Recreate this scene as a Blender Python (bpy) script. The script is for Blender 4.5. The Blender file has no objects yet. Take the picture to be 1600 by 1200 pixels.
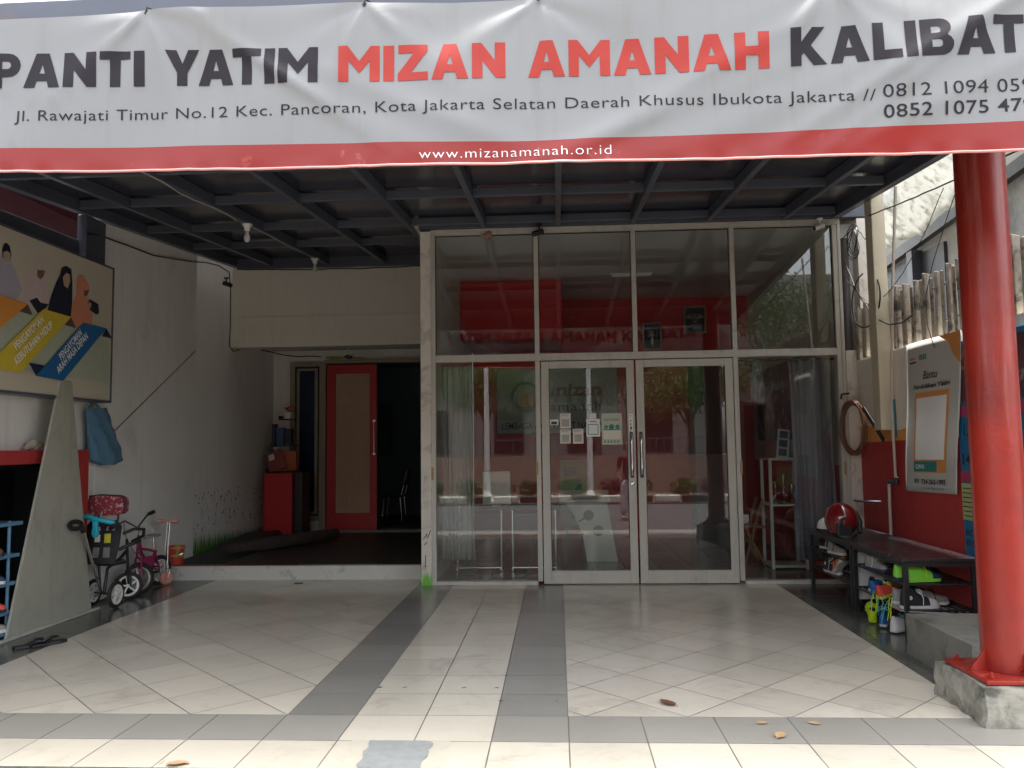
import bpy, bmesh, math, random
from mathutils import Vector, Matrix
from mathutils.geometry import tessellate_polygon
R = math.radians
SC = bpy.context.scene
COL = SC.collection
random.seed(7)

# ---------------------------------------------------------------- camera
cam_data = bpy.data.cameras.new('camera')
cam = bpy.data.objects.new('camera', cam_data); COL.objects.link(cam)
cam_data.sensor_width = 36.0
cam_data.lens = 36.0 * 1265 / 1600
cam_data.clip_start = 0.05; cam_data.clip_end = 500
yaw, pitch, roll = R(3.2), R(4.4), R(0.75)
fw = Vector((-math.sin(yaw)*math.cos(pitch), math.cos(yaw)*math.cos(pitch), math.sin(pitch)))
r0 = Vector((math.cos(yaw), math.sin(yaw), 0)); u0 = r0.cross(fw)
rt = r0*math.cos(roll) - u0*math.sin(roll); up = rt.cross(fw)
M = Matrix((rt, up, -fw)).transposed().to_4x4(); M.translation = Vector((0, 0, 1.51))
cam.matrix_world = M
SC.camera = cam

# ---------------------------------------------------------------- light
world = bpy.data.worlds.new('World'); SC.world = world; world.use_nodes = True
wn = world.node_tree; bg = wn.nodes['Background']
sky = wn.nodes.new('ShaderNodeTexSky'); sky.sky_type = 'NISHITA'; sky.sun_disc = False
SUN_EL, SUN_AZ = R(87.5), R(8)        # azimuth clockwise from +Y: tropical noon, the sun almost overhead
sky.sun_elevation = SUN_EL; sky.sun_rotation = SUN_AZ
sky.dust_density = 4.0; sky.air_density = 1.3; sky.ozone_density = 1.0
hz = wn.nodes.new('ShaderNodeHueSaturation'); hz.inputs['Saturation'].default_value = .35   # milky tropical haze
wn.links.new(sky.outputs[0], hz.inputs['Color']); wn.links.new(hz.outputs[0], bg.inputs[0]); bg.inputs[1].default_value = 0.15
sl = bpy.data.lights.new('sun', 'SUN'); sl.energy = 3.0; sl.angle = R(3.0); sl.color = (1.0, 0.95, 0.86)
so = bpy.data.objects.new('sun', sl); COL.objects.link(so)
sd = Vector((math.sin(SUN_AZ)*math.cos(SUN_EL), math.cos(SUN_AZ)*math.cos(SUN_EL), math.sin(SUN_EL)))
so.rotation_euler = (-sd).to_track_quat('-Z', 'Y').to_euler(); so.location = (0, 0, 30)
SC.view_settings.view_transform = 'Standard'; SC.view_settings.look = 'None'
SC.view_settings.exposure = 2.55; SC.view_settings.gamma = 1.0
SC.render.engine = 'CYCLES'
SC.cycles.max_bounces = 10; SC.cycles.diffuse_bounces = 5; SC.cycles.transparent_max_bounces = 16
SC.cycles.caustics_reflective = False; SC.cycles.caustics_refractive = False

# ---------------------------------------------------------------- materials
def nd(nt, t, **k):
    n = nt.nodes.new(t)
    for a, v in k.items(): setattr(n, a, v)
    return n
def setin(nt, sock, v):
    if hasattr(v, 'is_linked') or isinstance(v, bpy.types.NodeSocket): nt.links.new(v, sock)
    else: sock.default_value = v
def math_(nt, op, a, b=None, c=None, clamp=False):
    n = nd(nt, 'ShaderNodeMath', operation=op, use_clamp=clamp)
    setin(nt, n.inputs[0], a)
    if b is not None: setin(nt, n.inputs[1], b)
    if c is not None: setin(nt, n.inputs[2], c)
    return n.outputs[0]
def mix_(nt, f, a, b, blend='MIX'):
    n = nd(nt, 'ShaderNodeMix', data_type='RGBA', blend_type=blend)
    setin(nt, n.inputs[0], f)
    setin(nt, n.inputs[6], a if not isinstance(a, tuple) else (*a[:3], 1))
    setin(nt, n.inputs[7], b if not isinstance(b, tuple) else (*b[:3], 1))
    return n.outputs[2]
def ramp_(nt, v, lo, hi):
    n = nd(nt, 'ShaderNodeMapRange', interpolation_type='SMOOTHSTEP'); setin(nt, n.inputs[0], v)
    n.inputs[1].default_value = lo; n.inputs[2].default_value = hi
    return n.outputs[0]
def noise_(nt, vec, scale, detail=4, rough=.55, stretch=None, dist=0):
    if stretch:
        m = nd(nt, 'ShaderNodeMapping'); nt.links.new(vec, m.inputs[0]); m.inputs[3].default_value = stretch; vec = m.outputs[0]
    n = nd(nt, 'ShaderNodeTexNoise'); nt.links.new(vec, n.inputs['Vector'])
    n.inputs['Scale'].default_value = scale; n.inputs['Detail'].default_value = detail
    n.inputs['Roughness'].default_value = rough; n.inputs['Distortion'].default_value = dist
    return n.outputs['Fac']
def pm(name, col, rough=.6, var=.15, scale=5, bump=0, metal=0, dirt=None, streak=None, spec=.5, coat=0, bscale=None, transl=0, rvar=.1):
    """Painted / plain surface with uneven tone, optional dirt=(colour, scale, lo, hi, amount) and streak=(colour, amount)."""
    m = bpy.data.materials.new(name); m.use_nodes = True; nt = m.node_tree
    b = nt.nodes['Principled BSDF']
    pos = nd(nt, 'ShaderNodeNewGeometry').outputs['Position']
    n1 = noise_(nt, pos, scale, 5); 
    c = mix_(nt, n1, tuple(max(0, x*(1-var)) for x in col), tuple(min(1, x*(1+var)) for x in col))
    if dirt:
        dc, ds, lo, hi, am = dirt
        f = math_(nt, 'MULTIPLY', ramp_(nt, noise_(nt, pos, ds, 8, .65, dist=.4), lo, hi), am)
        c = mix_(nt, f, c, dc)
    if streak:
        scol, am = streak
        f = math_(nt, 'MULTIPLY', ramp_(nt, noise_(nt, pos, 3.0, 5, .6, stretch=(4, 4, .25)), .5, .75), am)
        c = mix_(nt, f, c, scol)
    nt.links.new(c, b.inputs['Base Color'])
    nt.links.new(math_(nt, 'MULTIPLY_ADD', noise_(nt, pos, scale*3, 3), rvar*2, rough-rvar), b.inputs['Roughness'])
    b.inputs['Metallic'].default_value = metal
    b.inputs['Specular IOR Level'].default_value = spec
    b.inputs['Coat Weight'].default_value = coat
    if bump:
        bn = nd(nt, 'ShaderNodeBump'); bn.inputs['Strength'].default_value = min(1, bump); bn.inputs['Distance'].default_value = .01
        nt.links.new(noise_(nt, pos, bscale or 60, 6, .65), bn.inputs['Height']); nt.links.new(bn.outputs[0], b.inputs['Normal'])
    if transl:
        tr = nd(nt, 'ShaderNodeBsdfTranslucent'); nt.links.new(c, tr.inputs[0])
        mx = nd(nt, 'ShaderNodeMixShader'); mx.inputs[0].default_value = transl
        out = nt.nodes['Material Output']
        nt.links.new(b.outputs[0], mx.inputs[1]); nt.links.new(tr.outputs[0], mx.inputs[2]); nt.links.new(mx.outputs[0], out.inputs[0])
    return m
def tile_mat(name, col, rot=0, ox=0, oy=0, size=.4, grout=(.045,.04,.034), rough=.09, spec=.6, dirtam=.45):
    m = bpy.data.materials.new(name); m.use_nodes = True; nt = m.node_tree
    b = nt.nodes['Principled BSDF']
    pos = nd(nt, 'ShaderNodeNewGeometry').outputs['Position']
    mp = nd(nt, 'ShaderNodeMapping', vector_type='TEXTURE'); nt.links.new(pos, mp.inputs[0])
    mp.inputs[1].default_value = (ox, oy, 0); mp.inputs[2].default_value = (0, 0, rot); mp.inputs[3].default_value = (size, size, 1)
    sp = nd(nt, 'ShaderNodeSeparateXYZ'); nt.links.new(mp.outputs[0], sp.inputs[0])
    ds = []
    cells = []
    for i in (0, 1):
        f = math_(nt, 'FRACT', sp.outputs[i]); ds.append(math_(nt, 'MINIMUM', f, math_(nt, 'SUBTRACT', 1.0, f)))
        cells.append(math_(nt, 'FLOOR', sp.outputs[i]))
    d = math_(nt, 'MINIMUM', ds[0], ds[1])
    g = math_(nt, 'SUBTRACT', 1.0, ramp_(nt, d, .005, .014))
    cb = nd(nt, 'ShaderNodeCombineXYZ'); nt.links.new(cells[0], cb.inputs[0]); nt.links.new(cells[1], cb.inputs[1])
    wnz = nd(nt, 'ShaderNodeTexWhiteNoise', noise_dimensions='2D'); nt.links.new(cb.outputs[0], wnz.inputs[0])
    tone = math_(nt, 'MULTIPLY_ADD', wnz.outputs['Value'], .13, .935)
    n1 = noise_(nt, pos, 1.3, 6, .6); n2 = noise_(nt, pos, 28, 4, .6)
    t2 = math_(nt, 'MULTIPLY', tone, math_(nt, 'MULTIPLY_ADD', n1, .22, .89))
    t2 = math_(nt, 'MULTIPLY', t2, math_(nt, 'MULTIPLY_ADD', n2, .08, .96))
    hs = nd(nt, 'ShaderNodeVectorMath', operation='SCALE'); hs.inputs[0].default_value = col; nt.links.new(t2, hs.inputs[3])
    # smeared dirt blotches and small scuffs
    db = math_(nt, 'MULTIPLY', ramp_(nt, noise_(nt, pos, 1.7, 10, .72, dist=.8), .50, .78), dirtam)
    c = mix_(nt, db, hs.outputs[0], (.20, .175, .14))
    spk = math_(nt, 'MULTIPLY', ramp_(nt, noise_(nt, pos, 55, 2, .5), .76, .80), .6)
    c = mix_(nt, spk, c, (.08, .06, .05))
    gb = math_(nt, 'MULTIPLY', g, math_(nt, 'MULTIPLY_ADD', noise_(nt, pos, 3, 3), .5, .55))
    c = mix_(nt, gb, c, grout)
    nt.links.new(c, b.inputs['Base Color'])
    rr = math_(nt, 'ADD', math_(nt, 'MULTIPLY_ADD', n1, .16, rough), math_(nt, 'MULTIPLY', g, .5))
    nt.links.new(math_(nt, 'ADD', rr, math_(nt, 'MULTIPLY', db, .12)), b.inputs['Roughness'])
    b.inputs['Specular IOR Level'].default_value = spec
    bn = nd(nt, 'ShaderNodeBump'); bn.inputs['Strength'].default_value = .25; bn.inputs['Distance'].default_value = .004
    hh = math_(nt, 'ADD', math_(nt, 'MULTIPLY', g, -1.0), math_(nt, 'MULTIPLY', noise_(nt, pos, 5, 3), .35))
    nt.links.new(hh, bn.inputs['Height']); nt.links.new(bn.outputs[0], b.inputs['Normal'])
    return m
def glass_mat(name, r0=.08, tint=(.93, .95, .94)):
    m = bpy.data.materials.new(name); m.use_nodes = True; nt = m.node_tree; nt.nodes.clear()
    out = nd(nt, 'ShaderNodeOutputMaterial'); g = nd(nt, 'ShaderNodeNewGeometry')
    dt = nd(nt, 'ShaderNodeVectorMath', operation='DOT_PRODUCT'); nt.links.new(g.outputs['Normal'], dt.inputs[0]); nt.links.new(g.outputs['Incoming'], dt.inputs[1])
    c = math_(nt, 'ABSOLUTE', dt.outputs['Value'])
    p = math_(nt, 'POWER', math_(nt, 'SUBTRACT', 1.0, c, clamp=True), 5.0)
    f = math_(nt, 'MULTIPLY_ADD', p, 1-r0, r0)
    tr = nd(nt, 'ShaderNodeBsdfTransparent'); tr.inputs[0].default_value = (*tint, 1)
    gl = nd(nt, 'ShaderNodeBsdfGlossy'); gl.inputs['Roughness'].default_value = 0.0; gl.inputs[0].default_value = (1, 1, 1, 1)
    mx = nd(nt, 'ShaderNodeMixShader'); nt.links.new(f, mx.inputs[0]); nt.links.new(tr.outputs[0], mx.inputs[1]); nt.links.new(gl.outputs[0], mx.inputs[2])
    # a thin uneven film of dust
    df = nd(nt, 'ShaderNodeBsdfDiffuse'); df.inputs[0].default_value = (.5, .48, .44, 1)
    mx2 = nd(nt, 'ShaderNodeMixShader')
    nt.links.new(math_(nt, 'MULTIPLY_ADD', noise_(nt, g.outputs['Position'], 2.2, 6, .6), .016, .0), mx2.inputs[0])
    nt.links.new(mx.outputs[0], mx2.inputs[1]); nt.links.new(df.outputs[0], mx2.inputs[2]); nt.links.new(mx2.outputs[0], out.inputs[0])
    return m

white_wall = pm('white_wall', (.78, .765, .735), .8, .07, 1.6, bump=.35, bscale=45, dirt=((.30, .27, .22), 1.1, .55, .85, .45), streak=((.42, .40, .36), .18))
beam_white = pm('beam_white', (.70, .66, .58), .75, .07, 2, bump=.2, streak=((.46, .41, .33), .22), dirt=((.32, .28, .22), 1.4, .6, .85, .3))
post_white = pm('post_white', (.66, .62, .55), .75, .08, 8, bump=.4, bscale=30, dirt=((.36, .31, .25), 5, .52, .62, .5))
alu = pm('frame_aluminium', (.50, .475, .42), .45, .07, 4, dirt=((.22, .19, .15), 6, .56, .78, .5), streak=((.24, .20, .16), .3), spec=.5)
steel_dark = pm('dark_grey_steel', (.075, .084, .108), .42, .15, 3, dirt=((.13, .08, .05), 5, .58, .76, .5))
sheet_dark = pm('dark_roof_sheet', (.030, .028, .042), .18, .25, 1.5, bump=.12, bscale=4, spec=.6, rvar=.08)
red_paint = pm('red_column_paint', (.26, .017, .009), .36, .28, 4, bump=.3, bscale=12, dirt=((.15, .015, .012), 2.2, .45, .72, .6), streak=((.55, .26, .22), .33), spec=.5)  # pale streaks add painted highlights to the brush marks and drips
red_wall_m = pm('red_wall_paint', (.42, .035, .035), .6, .15, 3, bump=.3, dirt=((.48, .40, .36), 14, .66, .72, .5), streak=((.22, .03, .03), .4))
red_in = pm('interior_red_paint', (.62, .010, .012), .6, .08, 2)
cream = pm('cream_paint', (.62, .56, .42), .7, .1, 3, dirt=((.33, .28, .2), 5, .55, .75, .5), bump=.2)
concrete = pm('concrete', (.19, .183, .155), .85, .25, 5, bump=.8, bscale=25, dirt=((.07, .075, .06), 4, .48, .7, .75))
plinth_m = pm('rough_plinth_concrete', (.30, .285, .24), .9, .35, 9, bump=1, bscale=18, dirt=((.05, .052, .04), 5, .42, .64, .85))
old_wood = pm('weathered_slat_wood', (.36, .31, .25), .8, .25, 12, bump=.5, dirt=((.03, .028, .022), 6, .46, .66, .95), streak=((.06, .05, .04), .8))
dark_wall = pm('dark_weathered_wall', (.22, .215, .195), .85, .2, 2, bump=.3, dirt=((.06, .06, .055), 2, .5, .75, .6))
black_m = pm('black_plastic', (.012, .012, .014), .45, .3, 8)
black_metal = pm('black_powder_metal', (.018, .018, .021), .38, .2, 8, dirt=((.10, .08, .07), 10, .65, .75, .4))
bench_top_m = pm('dark_bench_board', (.028, .020, .022), .30, .2, 5, spec=.6)  # slight red tint paints a red reflection into the black
blue_rack = pm('blue_plastic', (.10, .22, .34), .4, .1, 6)
board_m = pm('grey_board', (.36, .35, .29), .7, .12, 3, dirt=((.17, .16, .13), 4, .5, .8, .5), streak=((.22, .21, .17), .4), bump=.2)
chrome = pm('chrome', (.75, .75, .76), .15, .05, 5, metal=1, rvar=.04)
white_pl = pm('white_plastic', (.75, .73, .68), .4, .06, 8)
paper = pm('paper', (.72, .68, .60), .7, .05, 9)
ink = pm('dark_ink', (.03, .03, .035), .6, .2, 9)
ink_red = pm('red_ink', (.55, .05, .03), .6, .1, 9)
ink_teal = pm('teal_ink', (.03, .22, .21), .6, .1, 9)
ink_orange = pm('orange_ink', (.72, .30, .08), .6, .08, 9)
ink_white = pm('white_ink', (.85, .84, .82), .6, .03, 9)
gl = glass_mat('window_glass', .046)
gl2 = glass_mat('cabinet_glass', .03)

# ---------------------------------------------------------------- mesh helpers
WO = {}
class MB:
    def __init__(s): s.v = []; s.f = []; s.mi = []; s.sm = []; s.M = None
    def add(s, vs, fs, mi=0, smooth=False):
        n = len(s.v)
        for p in vs:
            p = Vector(p)
            s.v.append(s.M @ p if s.M else p)
        for f in fs: s.f.append([n+i for i in f]); s.mi.append(mi); s.sm.append(smooth)
    def box(s, x0, x1, y0, y1, z0, z1, mi=0):
        s.add([(x, y, z) for z in (z0, z1) for y in (y0, y1) for x in (x0, x1)],
              [(0, 2, 3, 1), (4, 5, 7, 6), (0, 1, 5, 4), (1, 3, 7, 5), (3, 2, 6, 7), (2, 0, 4, 6)], mi); return s
    def obox(s, c, size, rot=(0, 0, 0), mi=0):
        old = s.M; L = Matrix.Translation(c) @ Matrix.Rotation(rot[2], 4, 'Z') @ Matrix.Rotation(rot[1], 4, 'Y') @ Matrix.Rotation(rot[0], 4, 'X')
        s.M = (old @ L) if old else L
        a, b, c2 = (q/2 for q in size); s.box(-a, a, -b, b, -c2, c2, mi); s.M = old; return s
    def bar(s, p, q, w, h=None, mi=0):
        """box-section bar from p to q"""
        h = h or w; p = Vector(p); q = Vector(q); d = (q-p).normalized()
        side = d.cross(Vector((0, 0, 1)));  side = Vector((1, 0, 0)) if side.length < 1e-3 else side.normalized()
        u = side.cross(d)
        vs = [e + side*a*w/2 + u*b*h/2 for e in (p, q) for a, b in ((-1, -1), (1, -1), (1, 1), (-1, 1))]
        s.add(vs, [(3, 2, 1, 0), (4, 5, 6, 7), (0, 1, 5, 4), (1, 2, 6, 5), (2, 3, 7, 6), (3, 0, 4, 7)], mi); return s
    def tube(s, pts, r, seg=8, mi=0, closed=False):
        pts = [Vector(p) for p in pts]; n = len(pts)
        rs = r if isinstance(r, (list, tuple)) else [r]*n
        vs = []; prev = None
        for i, p in enumerate(pts):
            if closed: t = pts[(i+1) % n] - pts[i-1]
            else: t = pts[min(i+1, n-1)] - pts[max(i-1, 0)]
            t.normalize()
            if prev is None:
                a = Vector((0, 0, 1)) if abs(t.z) < .9 else Vector((1, 0, 0)); prev = a.cross(t).normalized()
            prev = (prev - t*prev.dot(t)).normalized(); b = t.cross(prev)
            vs += [p + (prev*math.cos(k*2*math.pi/seg) + b*math.sin(k*2*math.pi/seg))*rs[i] for k in range(seg)]
        fs = []
        for i in range(n if closed else n-1):
            j = (i+1) % n
            for k in range(seg):
                fs.append((i*seg+k, i*seg+(k+1) % seg, j*seg+(k+1) % seg, j*seg+k))
        if not closed: fs += [tuple(range(seg-1, -1, -1)), tuple((n-1)*seg+k for k in range(seg))]
        s.add(vs, fs, mi, True); return s
    def lathe(s, prof, c, seg=24, axis=(0, 0, 1), mi=0, close=True):
        ax = Vector(axis).normalized(); a = Vector((1, 0, 0)) if abs(ax.x) < .9 else Vector((0, 1, 0))
        e1 = (a - ax*a.dot(ax)).normalized(); e2 = ax.cross(e1); c = Vector(c)
        vs = [c + ax*z + (e1*math.cos(k*2*math.pi/seg) + e2*math.sin(k*2*math.pi/seg))*r for r, z in prof for k in range(seg)]
        fs = [(i*seg+k, i*seg+(k+1) % seg, (i+1)*seg+(k+1) % seg, (i+1)*seg+k) for i in range(len(prof)-1) for k in range(seg)]
        if close: fs += [tuple(range(seg-1, -1, -1)), tuple((len(prof)-1)*seg+k for k in range(seg))]
        s.add(vs, fs, mi, True); return s
    def loft(s, rings, mi=0, cap=True):
        n = len(rings[0]); vs = [p for r in rings for p in r]
        fs = [(i*n+k, i*n+(k+1) % n, (i+1)*n+(k+1) % n, (i+1)*n+k) for i in range(len(rings)-1) for k in range(n)]
        if cap: fs += [tuple(range(n-1, -1, -1)), tuple((len(rings)-1)*n+k for k in range(n))]
        s.add(vs, fs, mi, True); return s
    def poly(s, pts2, fn, thick=0.0, mi=0, holes=()):
        """flat outline (2-D, with holes) placed by fn(u, v, w); thick > 0 gives it a body"""
        loops = [[Vector((a, b, 0)) for a, b in l] for l in (pts2, *holes)]
        flat = [p for l in loops for p in l]
        tri = tessellate_polygon(loops)
        n = len(flat)
        if thick:
            vs = [fn(p.x, p.y, 0) for p in flat] + [fn(p.x, p.y, thick) for p in flat]
            fs = [tuple(t) for t in tri] + [tuple(i+n for i in reversed(t)) for t in tri]
            o = 0
            for l in loops:
                m = len(l)
                fs += [(o+i, o+(i+1) % m, n+o+(i+1) % m, n+o+i) for i in range(m)]; o += m
        else:
            vs = [fn(p.x, p.y, 0) for p in flat]; fs = [tuple(t) for t in tri]
        s.add(vs, fs, mi); return s
    def grid(s, nu, nv, fn, mi=0, mf=None, smooth=True):
        n0 = len(s.v)
        vs = [fn(i/nu, j/nv) for j in range(nv+1) for i in range(nu+1)]
        fs = []; mis = []
        for j in range(nv):
            for i in range(nu):
                fs.append((j*(nu+1)+i, j*(nu+1)+i+1, (j+1)*(nu+1)+i+1, (j+1)*(nu+1)+i)); mis.append(mf(i/nu, j/nv) if mf else mi)
        k = len(s.mi); s.add(vs, fs, mi, smooth)
        for q, m_ in enumerate(mis): s.mi[k+q] = m_
        return s
    def build(s, name, mats, parent=None, bevel=0, smooth=False, fixn=True):
        if not isinstance(mats, (list, tuple)): mats = [mats]
        if parent is None:
            xs = [p.x for p in s.v]; ys = [p.y for p in s.v]; zs = [p.z for p in s.v]
            org = Vector(((min(xs)+max(xs))/2, (min(ys)+max(ys))/2, min(zs)))
        else: org = WO[parent.name]
        me = bpy.data.meshes.new(name); me.from_pydata([p-org for p in s.v], [], s.f)
        for m_ in mats: me.materials.append(m_)
        for i, p in enumerate(me.polygons):
            p.material_index = s.mi[i]; p.use_smooth = s.sm[i] or smooth
        if fixn:
            bm = bmesh.new(); bm.from_mesh(me); bmesh.ops.recalc_face_normals(bm, faces=bm.faces); bm.to_mesh(me); bm.free()
        o = bpy.data.objects.new(name, me); COL.objects.link(o)
        if parent is None: o.location = org
        else: o.parent = parent
        WO[o.name] = org.copy()
        if bevel:
            b = o.modifiers.new('edge', 'BEVEL'); b.width = bevel; b.segments = 2; b.limit_method = 'ANGLE'; b.angle_limit = R(40)
        if any(s.sm):
            w = o.modifiers.new('wn', 'WEIGHTED_NORMAL') if False else None
            try: me.set_sharp_from_angle(angle=R(50))
            except Exception: pass
        return o
def tag(o, label, cat, group=None, kind=None):
    o['label'] = label; o['category'] = cat
    if group: o['group'] = group
    if kind: o['kind'] = kind
    return o
def struct(o): o['kind'] = 'structure'; return o
def thing(name, loc, label, cat, group=None):
    o = bpy.data.objects.new(name, None); o.empty_display_size = .1; COL.objects.link(o); o.location = loc
    WO[o.name] = Vector(loc); return tag(o, label, cat, group)
def BX(*a): return MB().box(*a)
def text2d(s, bold=0.0, spacing=1.0, shear=0.0, res=4):
    cu = bpy.data.curves.new('t', 'FONT'); cu.body = s; cu.size = 1; cu.offset = bold; cu.space_character = spacing; cu.shear = shear; cu.resolution_u = res
    ob = bpy.data.objects.new('t', cu); COL.objects.link(ob)
    dg = bpy.context.evaluated_depsgraph_get(); me = ob.evaluated_get(dg).to_mesh()
    vs = [(v.co.x, v.co.y) for v in me.vertices]; fs = [tuple(p.vertices) for p in me.polygons]
    ob.evaluated_get(dg).to_mesh_clear(); bpy.data.objects.remove(ob); bpy.data.curves.remove(cu)
    return vs, fs
def put_text(mb, s, x0, x1, z0, cap, fn, mi=0, **k):
    """text from x0 to x1 with baseline z0 and capital height cap, placed by fn(u, v, 0)"""
    vs, fs = text2d(s, **k)
    a = min(v[0] for v in vs); b = max(v[0] for v in vs)
    vs = [fn(x0+(x-a)/(b-a)*(x1-x0), z0+y/.729*cap, 0) for x, y in vs]
    mb.add(vs, fs, mi)
def sag(p, q, drop, n=12, wob=0.0):
    p = Vector(p); q = Vector(q); out = []
    for i in range(n+1):
        t = i/n; v = p.lerp(q, t); v.z -= drop*4*t*(1-t)
        if 0 < i < n: v += Vector((random.uniform(-wob, wob), random.uniform(-wob, wob), random.uniform(-wob, wob)))
        out.append(v)
    return out

# ================================================================ STRUCTURE
# street, road, pavement (the side the house faces, behind the camera)
asphalt = pm('asphalt', (.060, .060, .060), .85, .25, 3, bump=.6, bscale=80)
pave = pm('street_side_concrete', (.20, .195, .175), .85, .2, 2, bump=.4, dirt=((.16, .15, .12), 2, .5, .75, .5))
soil = pm('soil', (.10, .075, .05), .95, .3, 5, bump=.6)
struct(MB().box(-150, 150, -150, 150, -.40, -.30).build('ground', soil))
struct(MB().box(-60, 60, -4.3, 2.6, -.29, -.10).build('road', asphalt))
struct(MB().box(-60, 60, 2.604, 3.90, -.29, -.075).build('pavement', pave))
struct(MB().box(-60, 60, -40, -4.304, -.29, -.06).build('planting_bed', soil))

tile_light_d = tile_mat('beige_tile_diagonal', (.61, .545, .44), rot=R(45), ox=-1.57, oy=4.67)
tile_light = tile_mat('beige_tile_straight', (.62, .56, .45), ox=-1.17, oy=4.27)
tile_grey = tile_mat('grey_tile', (.27, .255, .22), ox=-1.57, oy=4.27, rough=.12, grout=(.07, .065, .055), dirtam=.25)
tile_greyd = tile_mat('dark_grey_tile', (.10, .10, .085), ox=-4.0, oy=4.27, rough=.12, grout=(.05, .05, .045), dirtam=.15)
tile_band = tile_mat('grey_band_tile', (.30, .28, .24), ox=-1.57, oy=4.27, rough=.3, grout=(.09, .085, .075), dirtam=.2)
mats = [tile_light_d, tile_light, tile_grey, tile_greyd, tile_band, concrete]
fl = MB()
def fq(x0, x1, y0, y1, mi): fl.add([(x0, y0, 0), (x1, y0, 0), (x1, y1, 0), (x0, y1, 0)], [(0, 1, 2, 3)], mi)
YB, YE = 4.67, 9.36
fq(-4.80, -4.47, YB, YE, 5); fq(-4.47, -4.0, YB, YE, 3)
fq(-4.0, -1.57, YB, YE, 0); fq(-1.57, -1.17, YB, YE, 2); fq(-1.17, -.37, YB, YE, 1); fq(-.37, .03, YB, YE, 2)
fq(.03, 2.31, YB, YE, 0); fq(2.31, 3.3, YB, YE, 3)
fq(-6, -1.17, 4.27, YB, 4); fq(-1.17, -.37, 4.27, YB, 1); fq(-.37, 3.6, 4.27, YB, 4)
fq(-6, 3.6, 3.90, 4.27, 1)
n_ = len(fl.v)
fl.add([(-6, 3.9, 0), (3.6, 3.9, 0), (3.6, 3.9, -.08), (-6, 3.9, -.08)], [(0, 3, 2, 1)], 5)
struct(fl.build('porch_floor', mats, fixn=False))
# room floor behind the glass
room_tile = tile_mat('room_floor_tile', (.16, .155, .14), ox=0, oy=9.0, rough=.1, grout=(.04, .04, .035), dirtam=.1)
struct(MB().add([(-1.40, YE, .002), (3.15, YE, .002), (3.15, 13.4, .002), (-1.40, 13.4, .002)], [(0, 1, 2, 3)]) or None) if False else None
rf = MB(); rf.add([(-1.52, YE, 0), (3.3, YE, 0), (3.3, 13.5, 0), (-1.52, 13.5, 0)], [(0, 1, 2, 3)]); struct(rf.build('room_floor', room_tile, fixn=False))

# raised floor of the recess
step_white = pm('chipped_white_paint', (.56, .55, .50), .7, .08, 5, bump=.3, dirt=((.16, .17, .14), 5, .55, .68, .55))
dark_mat_floor = pm('dark_floor_covering', (.030, .031, .030), .45, .35, 3, bump=.3, dirt=((.07, .065, .06), 2, .5, .8, .4))
mb = MB().box(-4.80, -1.525, 9.365, 9.47, -.02, .16, 0).box(-4.80, -1.525, 9.472, 16.5, -.02, .157, 1)
struct(mb.build('raised_floor', [step_white, dark_mat_floor], bevel=.006))
o = MB().box(-4.55, -3.05, 9.385, 9.43, .161, .166).build('red_edge_strip', pm('faded_red', (.35, .03, .035), .6)); tag(o, 'thin faded red strip along the edge of the raised step', 'strip')

# ================================================================ LEFT SIDE
mb = MB()
mb.box(-4.95, -4.70, 8.02, 10.25, 0, 4.15)
mb.box(-4.95, -4.712, 10.25, 13.25, 0, 4.3)
mb.box(-4.95, -4.715, 7.55, 8.02, 0, 3.35)
o = mb.build('side_wall', white_wall, bevel=.004)
tag(o, 'tall off white rendered wall closing the left side of the porch behind the bicycles', 'wall')
mb = MB().box(-4.95, -4.72, 3.2, 7.55, 1.53, 3.35).box(-5.5, -5.3, 3.2, 7.7, 0, 1.50)
tag(mb.build('cabinet_wall', white_wall), 'off white wall strip above the black red topped cabinet at far left', 'wall')
# thin strip built for the dark slanting line on the plaster
mb = MB(); mb.bar((-4.695, 10.23, 2.80), (-4.695, 8.30, 1.70), .006, .009)
tag(mb.build('slant_strip', pm('strip_grey', (.12, .115, .105), .6)), 'thin dark strip slanting down the left white wall above the blue bag', 'slant_strip')
# painted grass at the foot of recess wall and post
def grass_art(name, mb_fn, u0, u1, zb, n, hmax, label, dots=0, seedv=1, fade=True):
    rnd = random.Random(seedv); g = MB(); n_axis = mb_fn(0, 0)[1]; ax_ = 0 if n_axis == 0 else 1
    for i in range(n):
        u = rnd.uniform(u0, u1); h = rnd.uniform(.25, 1)*hmax*(1.0-.5*(u-u0)/(u1-u0) if fade else 1); lean = rnd.uniform(-.03, .03); w = rnd.uniform(.003, .007) if fade else rnd.uniform(.0018, .004)
        g.add([mb_fn(u-w, zb), mb_fn(u+w, zb), mb_fn(u+w*.7+lean*.5, zb+h*.6), mb_fn(u+lean, zb+h)], [(0, 1, 2, 3)], 0)
    for q in range(len(g.v)):
        if ax_ == 0: g.v[q].x += (q//4)*5e-6
        else: g.v[q].y -= (q//4)*2e-5
    for i in range(dots):
        u = rnd.uniform(u0, u1); z = zb+hmax*rnd.uniform(.9, 2.7); a = rnd.uniform(0, 3); r_ = rnd.uniform(.008, .02)
        g.add([mb_fn(u+r_*math.cos(a+k*1.6)*(1 if k % 2 else .5), z+r_*math.sin(a+k*1.6)) for k in range(4)], [(0, 1, 2, 3)], 1)
        if rnd.random() < .6:
            g.add([mb_fn(u-.002, z-.07), mb_fn(u+.002, z-.07), mb_fn(u+.002, z), mb_fn(u-.002, z)], [(0, 1, 2, 3)], 1)
    return g
ggreen = pm('painted_grass_green', (.09, .26, .04), .8, .5, 20)
gdark = pm('painted_dark_stems', (.035, .04, .03), .8, .3, 20)
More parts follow.
